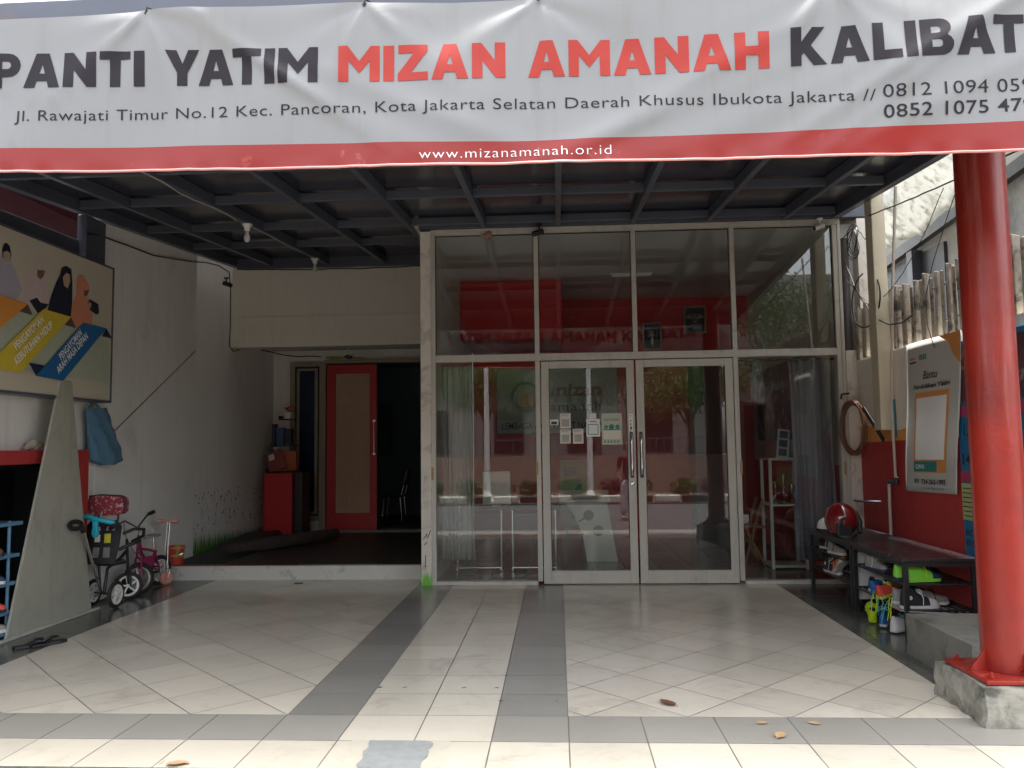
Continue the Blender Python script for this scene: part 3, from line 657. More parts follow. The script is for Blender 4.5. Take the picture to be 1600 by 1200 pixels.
m = MB(); m.box(-4.41, -4.33, 13.12, 13.25, .34, 2.95).box(-3.92, -3.81, 13.12, 13.25, .16, 2.95).box(-4.33, -3.92, 13.12, 13.25, 2.87, 2.95).box(-4.33, -3.92, 13.12, 13.25, .34, .42)
m.box(-4.30, -4.26, 13.14, 13.24, .45, 2.84).box(-4.0, -3.95, 13.14, 13.24, .45, 2.84).box(-4.26, -4.0, 13.14, 13.24, 2.80, 2.84).box(-4.26, -4.0, 13.14, 13.24, .45, .49)
m.build('frame', tanf, win, bevel=.004)
m = MB(); m.box(-4.26, -4.0, 13.17, 13.19, .49, 2.80); m.build('pane', pm('dark_blue_pane', (.01, .02, .055), .15, .2, 3), win)
door = thing('sliding_door', (-3.35, 13.1, .17), 'red sliding door with a beige ribbed panel in the dark recess', 'door')
rd = pm('door_red', (.46, .012, .016), .45, .15, 3, dirt=((.18, .03, .03), 3, .5, .8, .4))
m = MB(); m.box(-3.77, -3.62, 13.04, 13.09, .20, 2.88).box(-3.06, -2.94, 13.04, 13.09, .20, 2.88).box(-3.62, -3.06, 13.04, 13.09, 2.73, 2.88).box(-3.62, -3.06, 13.04, 13.09, .20, .47)
m.build('door_frame', rd, door, bevel=.004)
m = MB(); n = 28
for i in range(n):
    x0 = -3.62+.56*i/n; m.box(x0+.002, x0+.56/n-.004, 13.052, 13.075, .47, 2.73)
m.box(-3.62, -3.06, 13.07, 13.08, .47, 2.73)
m.build('ribbed_panel', pm('beige_ribs', (.60, .42, .28), .6, .12, 6), door)
m = MB(); m.tube([(-2.985, 13.02, 1.42), (-2.985, 13.02, 1.95)], .008, 8)
for z in (1.42, 1.95): m.lathe([(.022, 0), (.022, .02)], (-2.985, 13.03, z), 12, (0, 1, 0))
m.build('pull_handle', chrome, door)
m = MB(); m.box(-3.80, -1.75, 12.98, 13.19, 2.90, 2.955); tag(m.build('door_track', tanf), 'tan track rail above the red sliding door', 'rail')
m = MB(); m.box(-3.8, -1.7, 12.99, 13.4, .16, .20); tag(m.build('door_sill', concrete), 'low grey sill under the red sliding door', 'sill')
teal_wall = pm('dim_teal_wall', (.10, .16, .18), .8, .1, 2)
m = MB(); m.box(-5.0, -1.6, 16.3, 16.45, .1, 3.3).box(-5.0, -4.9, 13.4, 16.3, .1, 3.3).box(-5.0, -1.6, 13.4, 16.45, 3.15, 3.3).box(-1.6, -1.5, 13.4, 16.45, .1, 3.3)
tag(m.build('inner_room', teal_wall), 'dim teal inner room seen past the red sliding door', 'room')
m = MB(); m.box(-3.62, -3.38, 16.24, 16.29, 1.35, 2.42); ob = m.build('calendar', pm('dark_calendar', (.03, .035, .05), .6), None); tag(ob, 'dark hanging calendar on the teal wall inside the doorway', 'calendar')
m = MB(); m.loft([[(-2.75+x*w, 16.22+y*.06, z) for x, y in ((-1, -1), (1, -1), (1, 1), (-1, 1))] for z, w in ((1.45, .12), (1.9, .055), (2.3, .01))]); tag(m.build('hanging_broom', black_m), 'black hanging cloth shape on the teal wall inside the doorway', 'cloth')
ch = thing('metal_chair', (-3.05, 14.9, .16), 'metal legged chair inside the doorway past the red door', 'chair')
m = MB()
for x, y in ((-3.22, 14.7), (-2.85, 14.7), (-3.22, 15.1), (-2.85, 15.1)): m.tube([(x, y, .16), (x+(.04 if x < -3 else -.04), y, .62)], .011, 8)
m.tube([(-2.88, 14.72, .62), (-2.76, 14.72, 1.06)], .011, 8); m.tube([(-2.88, 15.08, .62), (-2.76, 15.08, 1.06)], .011, 8); m.build('frame', chrome, ch)
m = MB(); m.box(-3.24, -2.84, 14.68, 15.12, .61, .645); m.build('seat', black_m, ch, bevel=.012)
m = MB(); m.M = Matrix.Translation((-2.80, 14.9, .95)) @ Matrix.Rotation(R(15), 4, 'Y'); m.box(-.015, .015, -.2, .2, -.14, .16); m.build('backrest', tanf, ch, bevel=.01)
# fan
fan = thing('ceiling_fan', (-3.22, 12.3, 2.9), 'small green bladed ceiling fan hanging over the red door', 'fan')
m = MB(); m.lathe([(.03, 0), (.045, .05), (.04, .06)], (-3.22, 12.3, 3.08), 16); m.tube([(-3.22, 12.3, 3.08), (-3.22, 12.3, 2.95)], .012, 8); m.build('rod', white_pl, fan)
m = MB(); m.lathe([(.02, 0), (.06, .015), (.06, .045), (.03, .06)], (-3.22, 12.3, 2.89), 20); m.build('motor', steel_dark, fan)
for k in range(3):
    a = R(175+k*120); m = MB(); m.M = Matrix.Translation((-3.22, 12.3, 2.915)) @ Matrix.Rotation(a, 4, 'Z') @ Matrix.Rotation(R(24), 4, 'X')
    m.poly([(.05, -.012), (.12, -.045), (.28, -.055), (.36, -.03), (.36, .03), (.28, .05), (.12, .03), (.05, .012)], lambda u, v, w: (u, v, w), .006); m.build('blade', pm('fan_green', (.30, .46, .12), .4), fan)
# red cabinet, shelves, books
m = MB(); rc = thing('red_cabinet', (-4.25, 12.45, .16), 'narrow red cabinet standing in the corner of the recess', 'cabinet')
m.box(-4.50, -4.06, 12.2, 12.7, .16, 1.15); m.build('body', rd, rc, bevel=.012)
m = MB(); m.box(-4.47, -4.09, 12.18, 12.198, .22, 1.10); m.build('door', rd, rc, bevel=.006)
m = MB(); m.box(-4.05, -3.93, 12.3, 12.7, .16, 1.15); m.build('side_box', black_m, rc)
bks = [((.05, .07, .15), 'navy'), ((.45, .10, .03), 'orange'), ((.30, .06, .05), 'dark red'), ((.06, .12, .20), 'blue'), ((.5, .47, .4), 'cream')]
def wshelf(x0, x1, z, label):
    m = MB(); m.box(x0, x1, 12.55, 12.75, z-.02, z).box(x0, x0+.015, 12.55, 12.75, z, z+.05)
    return tag(m.build('wall_shelf', black_m), label, 'shelf', 'small black wall shelves in the recess')
wshelf(-4.40, -4.17, 1.99, 'topmost small black shelf carrying the red flower pot')
wshelf(-4.52, -4.14, 1.57, 'middle small black shelf holding navy and blue books')
wshelf(-4.60, -4.10, 1.165, 'lowest small black shelf holding orange books')
def book(x, z, h, c, lab, lean=0, w=.05):
    m = MB(); m.M = Matrix.Translation((x, 12.6, z)) @ Matrix.Rotation(lean, 4, 'Y'); m.box(0, w, -.07, .07, 0, h)
    o = m.build('book', pm('book_cover', c, .5, .15, 20), None, bevel=.003); tag(o, lab, 'book', 'books on the recess shelves')
book(-4.50, 1.572, .34, (.03, .04, .08), 'tall black book at the left of the middle recess shelf'); book(-4.43, 1.572, .28, (.04, .08, .18), 'blue book beside the tall black one on the middle recess shelf', w=.12)
book(-4.29, 1.572, .26, (.03, .04, .06), 'dark book at the right of the middle recess shelf', w=.10)
book(-4.56, 1.18, .32, (.05, .08, .14), 'slate blue book at the left of the lowest recess shelf', w=.10); book(-4.44, 1.18, .34, (.5, .48, .44), 'thin white book on the lowest recess shelf', w=.02)
book(-4.41, 1.18, .30, (.50, .12, .04), 'wide orange book on the lowest recess shelf', w=.30)
m = MB(); m.M = Matrix.Translation((-4.45, 12.35, 1.155)) @ Matrix.Rotation(R(-20), 4, 'Y') @ Matrix.Rotation(R(-15), 4, 'X'); m.box(0, .26, 0, .02, 0, .30, 0).box(.03, .12, -.003, -.001, .18, .27, 1)
tag(m.build('magazine', [pm('red_magazine', (.25, .06, .05), .5, .3, 18), white_pl], bevel=.002), 'dark red magazine leaning on top of the red cabinet', 'magazine')
fp = thing('flower_pot', (-4.27, 12.63, 1.992), 'red flowers in a small white pot on the topmost recess shelf', 'flower pot')
m = MB(); m.lathe([(.04, 0), (.055, .10), (.05, .10)], (-4.27, 12.63, 1.992), 16); m.build('pot', white_pl, fp)
m = MB(); rr = random.Random(4)
for i in range(60):
    c = Vector((-4.27+rr.gauss(0, .04), 12.62+rr.gauss(0, .04), 2.14+rr.gauss(0, .035))); a = [c+Vector((rr.uniform(-1, 1), rr.uniform(-1, 1), rr.uniform(-1, 1)))*.024 for _ in range(3)]
    m.add(a, [(0, 1, 2)])
m.build('flowers', pm('red_petals', (.5, .02, .03), .7), fp, fixn=False)
# rolled mat on the raised floor
m = MB(); m.tube([(-4.25, 10.3, .24), (-3.9, 10.9, .245), (-3.55, 11.6, .25), (-3.35, 12.1, .25)], [.075, .09, .085, .07], 12)
tag(m.build('rolled_rug', pm('brown_rug', (.05, .035, .03), .95, .6, 14, bump=.6, bscale=40)), 'dark brown rolled rug lying on the raised floor before the red cabinet', 'rug')
m = MB(); m.loft([[(x, y, .159+z*h) for x, z in ((-4.70, 0), (-4.0, 0), (-4.15, 1), (-4.62, .8))] for y, h in ((9.6, .005), (10.3, .04), (11.2, .13), (11.9, .16), (12.1, .02))])
tag(m.build('folded_tarpaulin', pm('black_tarpaulin', (.012, .012, .014), .6, .3, 8, bump=.5, bscale=12), smooth=True), 'black folded tarpaulin heap along the recess wall', 'tarpaulin')

# ================================================================ GLASS SHOPFRONT
m = MB(); m.box(-1.525, -1.405, 8.95, 13.4, -.01, 3.95)
tag(m.build('plaster_post', post_white, bevel=.008), 'chipped white plaster pier and wall left of the glass front', 'pier')
g = grass_art('g', lambda u, z: (u, 8.9475, z), -1.52, -1.41, .0, 60, .17, '', seedv=5, fade=False)
tag(g.build('grass_mural', [pm('bright_grass_paint', (.16, .50, .05), .7, .4, 30), gdark], fixn=False), 'bright green painted grass tuft at the foot of the white plaster pier', 'mural')
g = MB()
for a, b, c, d in ((-1.50, .50, -1.46, .56), (-1.46, .50, -1.46, .57), (-1.45, .52, -1.42, .60), (-1.49, .44, -1.46, .47), (-1.48, .20, -1.475, .33)):
    g.bar((a, 8.947, b), (c, 8.947, d), .004, .008)
tag(g.build('painted_bird', gdark), 'small brown painted bird mark low on the plaster pier', 'mural')
YF = 8.95
shop = thing('glass_shopfront', (.85, YF, 0), 'tall aluminium framed glass front with a pair of glass doors', 'shopfront')
m = MB()
for x in (-1.38, 3.075): m.box(x-.025, x+.025, YF, YF+.10, 0, 3.90)
m.box(3.10, 3.135, YF-.01, YF+.12, 0, 3.90)
for x in (-.215, .872, 1.957): m.box(x-.026, x+.026, YF+.002, YF+.10, 2.535, 3.90)
for x in (-.215, 1.957): m.box(x-.026, x+.026, YF+.002, YF+.10, .04, 2.455)
m.box(-1.405, 3.135, YF-.004, YF+.10, 3.90, 3.965); m.box(-1.355, 3.05, YF+.001, YF+.10, 2.455, 2.535)
m.box(-1.355, -.241, YF, YF+.10, 0, .04); m.box(1.983, 3.05, YF, YF+.10, 0, .04)
m.build('frame', alu, shop, bevel=.004)
m = MB()
for a, b in ((-1.355, -.241), (-.189, .846), (.898, 1.931), (1.983, 3.05)):
    pane = MB(); pane.box(a+.001, b-.001, YF+.045, YF+.051, 2.536, 3.899); pane.build('pane', gl, shop)
for a, b in ((-1.355, -.241), (1.983, 3.05)):
    pane = MB(); pane.box(a+.001, b-.001, YF+.045, YF+.051, .041, 2.454); pane.build('pane', gl, shop)
# dark gaskets
m = MB()
for a, b in ((-1.355, -.241), (-.189, .846), (.898, 1.931), (1.983, 3.05)):
    z0, z1 = 2.535, 3.90
    m.box(a, a+.008, YF+.038, YF+.044, z0, z1).box(b-.008, b, YF+.038, YF+.044, z0, z1).box(a+.008, b-.008, YF+.038, YF+.044, z1-.012, z1).box(a+.008, b-.008, YF+.038, YF+.044, z0, z0+.006)
m.build('gasket', black_m, shop)
for a, b, hs, dlab in ((-.178, .848, 1, 'left glass door leaf with paper notices'), (.868, 1.925, -1, 'right glass door leaf without notices')):
    d = MB(); y0, y1 = YF+.012, YF+.062
    d.box(a, a+.085, y0, y1, .012, 2.445).box(b-.085, b, y0, y1, .012, 2.445).box(a+.085, b-.085, y0, y1, 2.365, 2.445).box(a+.085, b-.085, y0, y1, .012, .15)
    dr = d.build('door', alu, shop, bevel=.004); dr['label'] = dlab
    p = MB(); p.box(a+.086, b-.086, y0+.022, y0+.028, .151, 2.364); p.build('pane', gl, dr)
    p = MB(); 
    for u0, u1 in ((a+.085, a+.092), (b-.092, b-.085)): p.box(u0, u1, y0+.014, y0+.021, .15, 2.365)
    p.build('gasket', black_m, dr)
    hx = b-.045 if hs > 0 else a+.04
    p = MB(); p.tube([(hx, y0-.001, 1.18), (hx, y0-.035, 1.20), (hx, y0-.045, 1.26), (hx, y0-.045, 1.54), (hx, y0-.035, 1.60), (hx, y0-.001, 1.62)], .0125, 10); p.build('handle', chrome, dr)
    p = MB(); p.box(hx-.018, hx+.018, y0-.004, y0-.0005, 1.15, 1.65); p.build('handle_plate', black_metal, dr)
    if hs > 0:
        p = MB(); p.lathe([(.02, 0), (.022, -.006), (.01, -.012)], (.805, y0-.001, 1.085), 16, (0, 1, 0)); p.build('lock', chrome, dr)
        p = MB(); p.box(.782, .822, y0-.003, y0-.0008, 1.62, 1.85); lb = p.build('pull_label', ink_white, dr)
        p = MB()
        for i, c in enumerate('TARIK'): put_text(p, c, .792, .812, 1.805-i*.042, .030, lambda u, v, w: (u, y0-.0042, v), bold=.02)
        p.build('label_lettering', ink, lb, fixn=False)
m = MB()
for x, z in ((-.235, 1.28), (-1.395, 1.24), (3.08, 1.25), (1.98, 1.27)): m.box(x-.012, x+.012, YF-.008, YF-.0005, z-.09, z+.05)
tag(m.build('tape_marks', pm('brown_tape', (.38, .24, .12), .6)), 'brown tape patches stuck on the aluminium frame posts', 'tape')
m = MB(); m.lathe([(.03, 0), (.045, .03), (.03, .06)], (-.77, 8.93, 3.885), 9, (1, .2, .1)); m.obox((-.79, 8.925, 3.87), (.09, .03, .03), (.2, .3, .1))
tag(m.build('foam_lump', pm('brown_foam', (.34, .22, .14), .9, .2, 20, bump=.6)), 'brown lump of sealing foam on the frame top below a rafter', 'foam')

# notices on the doors
def notice(x0, x1, z0, z1, label, rows=4, mat=paper, accent=None, framed=False):
    t = thing('paper_notice', ((x0+x1)/2, YF+.03, z0), label, 'notice', 'notices stuck on the left door')
    m = MB(); m.box(x0, x1, YF+.030, YF+.0322, z0, z1); m.build('sheet', mat, t)
    m = MB(); w = x1-x0; h = z1-z0
    for i in range(rows): m.box(x0+.12*w, x1-(.12+.15*(i % 2))*w, YF+.0288, YF+.0297, z1-(.10+.07*i)*h, z1-(.08+.07*i)*h)
    if accent is None: m.build('print_lines', ink, t)
    else:
        m.build('print_lines', ink, t)
        m = MB(); m.box(x0+.15*w, x1-.15*w, YF+.0288, YF+.0297, z0+.12*h, z0+.62*h); m.build('print_block', accent, t)
pgrey = pm('printed_grey', (.40, .38, .36), .7, .15, 40)
notice(.026, .143, 1.70, 1.865, 'upper left small white payment sheet on the left door', 2, accent=pgrey)
notice(.023, .140, 1.532, 1.688, 'lower left small white payment sheet on the left door', 2, accent=pgrey)
notice(.164, .280, 1.53, 1.693, 'small white sheet left of the rounded green framed sign', 2, accent=pgrey)
notice(-.085, .004, 1.74, 1.80, 'small black and white sticker at the left edge of the left door', 2, mat=ink_white, accent=ink)
t = thing('door_sign', (.39, YF+.03, 1.60), 'rounded white sign with a green square outline hanging on the left door', 'sign')
m = MB(); m.box(.313, .463, YF+.026, YF+.032, 1.605, 1.80); m.build('plate', ink_white, t, bevel=.002)
m = MB(); m.box(.35, .425, YF+.026, YF+.032, 1.803, 1.865); m.build('hook_tab', white_pl, t, bevel=.015)
m = MB()
for a in ((.330, .445, 1.735, 1.743), (.330, .445, 1.625, 1.633), (.330, .338, 1.633, 1.735), (.437, .445, 1.633, 1.735)): m.box(a[0], a[1], YF+.0248, YF+.0257, a[2], a[3])
m.box(.35, .425, YF+.0248, YF+.0257, 1.765, 1.775); m.build('green_outline', ink_teal, t)
t = thing('door_poster', (.59, YF+.03, 1.51), 'cream and green printed poster at the right of the left door glass', 'poster')
m = MB(); m.box(.483, .706, YF+.030, YF+.0322, 1.515, 1.86); m.build('sheet', pm('cream_green_print', (.50, .52, .42), .6, .1, 10), t)
m = MB(); m.box(.50, .69, YF+.0285, YF+.0295, 1.675, 1.685); put_text(m, 'INDONESIA', .51, .68, 1.775, .03, lambda u, v, w: (u, YF+.029, v), bold=.01)
for i in range(5): m.box(.51+.035*i, .525+.035*i, YF+.0285, YF+.0295, 1.535, 1.56)
for x, r_ in ((.53, .02), (.59, .03), (.655, .025)): m.lathe([(r_, 0), (r_, .001)], (x, YF+.0285, 1.71), 14, (0, 1, 0))
m.build('print', ink_teal, t)
m = MB(); m.box(.50, .69, YF+.0285, YF+.0295, 1.575, 1.668); m.build('text_panel', paper, t)

# ================================================================ ROOM BEHIND THE GLASS
ceil_m = pm('grey_white_ceiling', (.62, .60, .57), .6, .06, 1.2, dirt=((.36, .33, .3), .9, .5, .8, .4))
m = MB(); m.box(-1.40, 3.18, 9.06, 13.45, 3.935, 4.0); tag(m.build('room_ceiling', ceil_m), 'grey white ceiling of the room behind the glass', 'ceiling')
m = MB(); m.box(-1.40, 3.30, 13.4, 13.6, 0, 3.93); tag(m.build('room_back_wall', red_in), 'bright red back wall of the room behind the glass', 'wall')
room_side = pm('room_side_paint', (.52, .50, .46), .7, .08, 2, dirt=((.3, .3, .26), 2, .55, .8, .4))
m = MB(); m.box(3.15, 3.30, 9.06, 13.4, 0, 1.25, 1).box(3.15, 3.30, 9.06, 13.4, 1.25, 3.93, 0)
tag(m.build('room_side_wall', [room_side, red_in]), 'pale right wall of the room with a red lower part', 'wall')
m = MB(); m.box(-1.40, .085, 11.7, 13.39, 3.07, 3.93).box(-1.41, .09, 11.693, 11.70, 3.50, 3.508)
tag(m.build('red_bulkhead', red_in, bevel=.004), 'boxed red bulkhead under the ceiling at the left of the room', 'bulkhead')
# pilaster at right corner
m = MB(); m.box(2.75, 3.15, 13.25, 13.4, 0, 2.74); tag(m.build('red_pilaster', red_in), 'narrow red pilaster at the right end of the red wall', 'pilaster')
# logo board
lg = thing('logo_board', (.0, 13.36, 1.68), 'pale board with a round logo and lettering on the red wall behind the doors', 'sign board')
m = MB(); m.box(-1.0, .98, 13.35, 13.395, 1.72, 2.78); m.build('board', pm('logo_board_white', (.42, .45, .42), .5, .05, 2), lg, bevel=.004)
m = MB(); put_text(m, 'mizan', -.12, .72, 2.33, .22, lambda u, v, w: (u, 13.345, v), bold=.03, shear=.15); m.build('name_lettering', pm('logo_red', (.16, .015, .02), .5), lg, fixn=False)
m = MB(); put_text(m, 'amanah', -.12, .72, 2.08, .16, lambda u, v, w: (u, 13.345, v), bold=.02, spacing=1.2); m.build('second_lettering', pm('logo_green', (.01, .05, .03), .5), lg, fixn=False)
m = MB(); put_text(m, 'LEMBAGA AMIL ZAKAT NASIONAL', -.92, .9, 1.79, .11, lambda u, v, w: (u, 13.345, v), bold=.01); m.build('small_lettering', ink, lg, fixn=False)
m = MB(); m.lathe([(.24, 0), (.25, .004), (.20, .004), (.19, 0)], (-.52, 13.34, 2.33), 30, (0, 1, 0), close=False); m.build('logo_ring', pm('logo_grey', (.2, .22, .22), .5), lg)
m = MB(); m.lathe([(.11, 0), (.11, .003)], (-.50, 13.34, 2.26), 24, (0, 1, 0)); m.build('logo_dot', ink_orange, lg)
# framed portrait and emblem
def frame(x0, x1, z0, z1, y, label, cat, fm, bgm):
    t = thing('picture_frame', ((x0+x1)/2, y, z0), label, cat)
    m = MB(); w = .03; m.box(x0, x1, y-.03, y, z0, z0+w).box(x0, x1, y-.03, y, z1-w, z1).box(x0, x0+w, y-.03, y, z0+w, z1-w).box(x1-w, x1, y-.03, y, z0+w, z1-w); m.build('frame', fm, t, bevel=.004)
    m = MB(); m.box(x0+w, x1-w, y-.012, y-.004, z0+w, z1-w); m.build('backing', bgm, t); return t
gold = pm('gold_frame', (.40, .28, .13), .4)
def ell(cx, cz, rx, rz, n=18): return [(cx+rx*math.cos(2*math.pi*i/n), cz+rz*math.sin(2*math.pi*i/n)) for i in range(n)]
t = frame(1.42, 1.74, 3.06, 3.52, 13.395, 'gold framed portrait of a person in a dark suit on the red wall', 'portrait', gold, pm('portrait_violet', (.05, .03, .09), .5))
y_ = 13.378
m = MB(); m.poly([(1.46, 3.10), (1.47, 3.22), (1.54, 3.27), (1.62, 3.27), (1.69, 3.22), (1.70, 3.10)], lambda u, v, w: (u, y_, v)); m.build('suit', ink, t, fixn=False)
m = MB(); m.poly(ell(1.58, 3.34, .04, .055), lambda u, v, w: (u, y_-.001, v)); m.build('face', BC['skin2'], t, fixn=False)
m = MB(); m.poly([(1.565, 3.28), (1.595, 3.28), (1.60, 3.18), (1.58, 3.12), (1.56, 3.18)], lambda u, v, w: (u, y_-.0015, v)); m.build('shirt', ink_white, t, fixn=False)
m = MB(); m.poly([(1.535, 3.35), (1.54, 3.41), (1.58, 3.425), (1.62, 3.41), (1.625, 3.35), (1.60, 3.385), (1.56, 3.385)], lambda u, v, w: (u, y_-.0018, v)); m.build('cap', ink, t, fixn=False)
t = frame(2.10, 2.47, 3.32, 3.78, 13.395, 'dark framed eagle crest hanging high on the red wall', 'emblem', gold, pm('emblem_black', (.015, .02, .02), .35))
m = MB(); pale = pm('emblem_silver', (.30, .31, .27), .4)
for s_ in (-1, 1):
    for i in range(6):
        a = R(20+i*14); L_ = .13-.008*i
        m.poly([(2.285+s_*.02, 3.56), (2.285+s_*(.02+L_*math.cos(a)), 3.56+L_*math.sin(a)+.01), (2.285+s_*(.02+L_*math.cos(a)*.95), 3.535+L_*math.sin(a))], lambda u, v, w: (u, y_, v))
m.poly(ell(2.285, 3.55, .032, .06), lambda u, v, w: (u, y_-.001, v)); m.poly(ell(2.285, 3.635, .018, .022), lambda u, v, w: (u, y_-.001, v))
m.poly([(2.21, 3.47), (2.285, 3.45), (2.36, 3.47), (2.36, 3.49), (2.285, 3.47), (2.21, 3.49)], lambda u, v, w: (u, y_-.001, v)); m.build('eagle', pale, t, fixn=False)
m = MB(); m.poly([(2.262, 3.58), (2.308, 3.58), (2.308, 3.54), (2.285, 3.515), (2.262, 3.54)], lambda u, v, w: (u, y_-.002, v)); m.build('shield', ink_red, t, fixn=False)
# tube lamp unlit on ceiling
m = MB(); m.tube([(.8, 11.4, 3.90), (1.35, 11.4, 3.90)], .018, 10); m.box(.78, 1.37, 11.38, 11.42, 3.915, 3.934)
tag(m.build('ceiling_tube', white_pl), 'unlit white tube lamp on the room ceiling', 'lamp')
# posters on the right side wall of the room
colm = pm('dark_collage_print', (.12, .05, .06), .5, .9, 6, dirt=((.35, .30, .30), 5, .55, .6, .8))
m = MB(); m.box(3.130, 3.148, 10.0, 12.9, 1.55, 2.62); tag(m.build('photo_collage', colm), 'dark red photo collage panel on the right wall of the room', 'poster')

# desks
deskm = pm('dark_desk', (.03, .035, .045), .35, .2, 4)
def desk(x0, x1, lab):
    t = thing('desk', ((x0+x1)/2, 10.1, 0), lab, 'desk', 'metal desks behind the left glass')
    m = MB(); m.box(x0, x1, 9.85, 10.45, .74, .77); m.build('top', deskm, t, bevel=.004)
    m = MB()
    for x in (x0+.05, x1-.05): m.tube([(x, 9.95, .04), (x, 9.95, .74)], .014, 10); m.tube([(x, 9.88, .03), (x, 10.42, .03)], .016, 8)
    m.tube([(x0+.05, 9.90, .05), (x1-.05, 9.90, .05)], .013, 8); m.build('legs', chrome, t)
    m = MB(); n = 22
    m.box(x0+.07, x1-.07, 10.0, 10.01, .44, .46).box(x0+.07, x1-.07, 10.0, 10.01, .66, .68)
    for i in range(n+1): xx = x0+.07+(x1-x0-.14)*i/n; m.box(xx-.004, xx+.004, 10.0, 10.01, .46, .66)
    for j in range(1, 7): m.box(x0+.07, x1-.07, 10.003, 10.007, .46+.2*j/7-.004, .46+.2*j/7+.004)
    m.build('perforated_panel', pm('grey_panel', (.15, .16, .17), .5), t)
desk(-1.30, -.66, 'dark desk with chrome legs just behind the grey left curtain'); desk(-.62, .0, 'dark desk with chrome legs partly behind the left door frame')
m = MB(); m.box(-.95, -.60, 10.1, 10.14, .79, 1.20).box(-.83, -.72, 10.08, 10.2, .77, .79); tag(m.build('monitor', white_pl, bevel=.01), 'white backed monitor on the left desk inside', 'monitor')
# lectern
lec = thing('lectern', (.38, 11.0, 0), 'pale curved lectern with two dark round spots inside the left door', 'lectern')
m = MB(); m.poly([(.05, .80), (.62, .80), (.75, 0), (.35, 0), (.30, .35), (.18, .62)], lambda u, v, w: (u, 10.7+w, v), .05); m.build('side_panel', pm('lectern_pale', (.50, .52, .44), .5), lec, bevel=.004)
m = MB(); m.poly(ell(.38, .60, .07, .07), lambda u, v, w: (u, 10.697+w, v), .003).poly(ell(.50, .40, .07, .07), lambda u, v, w: (u, 10.697+w, v), .003).bar((.25, 10.698, .52), (.36, 10.698, .58), .002, .02).bar((.5, 10.698, .40), (.65, 10.698, .38), .002, .02); m.build('round_spots', ink, lec)
m = MB(); m.obox((.33, 10.85, .84), (.66, .42, .03), (R(15), 0, 0)); m.build('top', white_pl, lec, bevel=.004)
# standee
st = thing('standing_banner', (.25, 12.0, 0), 'greenish standing display with blue print beyond the lectern', 'display')
m = MB(); m.box(.02, .42, 12.0, 12.02, .35, 1.30); m.build('panel', pm('standee_green', (.30, .33, .24), .5, .1, 5), st)
m = MB(); m.poly([(.18, .45), (.24, .9), (.32, .95), (.38, .6), (.40, .45)], lambda u, v, w: (u, 11.995, v)); m.box(.08, .26, 11.994, 11.998, 1.05, 1.2); m.build('blue_print', pm('standee_blue', (.06, .20, .33), .5, .3, 12), st, fixn=False)
m = MB(); m.tube([(.1, 12.01, 0), (.1, 12.01, .36)], .01, 6); m.tube([(.34, 12.01, 0), (.34, 12.01, .36)], .01, 6); m.build('legs', chrome, st)
# grey and black boxes invented for a dark area seen in the glass
m = MB(); m.box(2.0, 2.52, 12.0, 12.5, .28, 1.36).box(2.02, 2.50, 12.02, 12.48, .0, .279)
tag(m.build('grey_stand_in', pm('grey_stand_in', (.12, .125, .13), .5), bevel=.005), 'made up grey box standing below a black box inside the right door', 'cupboard')
m = MB(); m.box(2.0, 2.42, 12.0, 12.5, 1.362, 2.66); tag(m.build('black_stand_in', black_m, bevel=.005), 'made up black box on top of the grey box', 'cupboard')
# display cabinet
dc = thing('display_cabinet', (2.75, 10.2, 0), 'white framed glass display cabinet inside the right fixed pane', 'cabinet')
m = MB()
for x in (2.55, 2.95):
    for y in (10.0, 10.4): m.box(x-.017, x+.017, y-.017, y+.017, 0, 1.30)
for z in (1.30, .02, .75): m.box(2.535, 2.967, 9.985, 10.415, z, z+.025)
m.build('frame', white_pl, dc)
m = MB(); m.box(2.56, 2.94, 9.990, 9.994, .05, 1.29); m.build('front_pane', gl2, dc)
tro = pm('trophy_gold', (.5, .35, .12), .25, metal=1)
for i, (x, h) in enumerate(((2.66, .26), (2.76, .34), (2.86, .22))):
    m = MB(); m.lathe([(.03, 0), (.03, .03), (.008, .05), (.008, h*.5), (.03, h*.7), (.035, h)], (x, 10.2, .777), 14)
    tag(m.build('trophy', tro), ['small left trophy in the display cabinet', 'tallest middle trophy in the display cabinet', 'shortest right trophy in the display cabinet'][i], 'trophy', 'trophies in the display cabinet')
ph = thing('photo_stand', (2.72, 10.15, 1.327), 'white photo strip frame leaning on the display cabinet', 'photo frame')
m = MB(); m.M = Matrix.Translation((2.66, 10.12, 1.33)) @ Matrix.Rotation(R(8), 4, 'Y') @ Matrix.Rotation(R(-8), 4, 'X'); m.box(0, .15, 0, .015, 0, .36); m.build('frame', white_pl, ph, bevel=.003)
m2 = MB(); m2.M = m.M
for i in range(3): m2.box(.025, .125, -.003, -.001, .03+.11*i, .12+.11*i)
m2.build('photos', pm('dark_photos', (.05, .05, .05), .4, .8, 30), ph)
m = MB(); m.lathe([(.03, 0), (.02, .06), (.006, .1), (.004, .45)], (2.93, 10.2, 1.327), 8)
for i in range(26):
    z = 1.5+i*.013; a = i*2.4; m.lathe([(.0, 0), (.014, .008), (0, .02)], (2.93+.02*math.cos(a), 10.2+.02*math.sin(a), z), 6)
tag(m.build('gilt_ornament', pm('gilt', (.5, .42, .2), .3, metal=.6)), 'thin gilt beaded ornament on the display cabinet beside the curtain', 'ornament')
es = thing('wooden_easel', (2.35, 10.4, 0), 'folding wooden chair frame left of the display cabinet', 'chair')
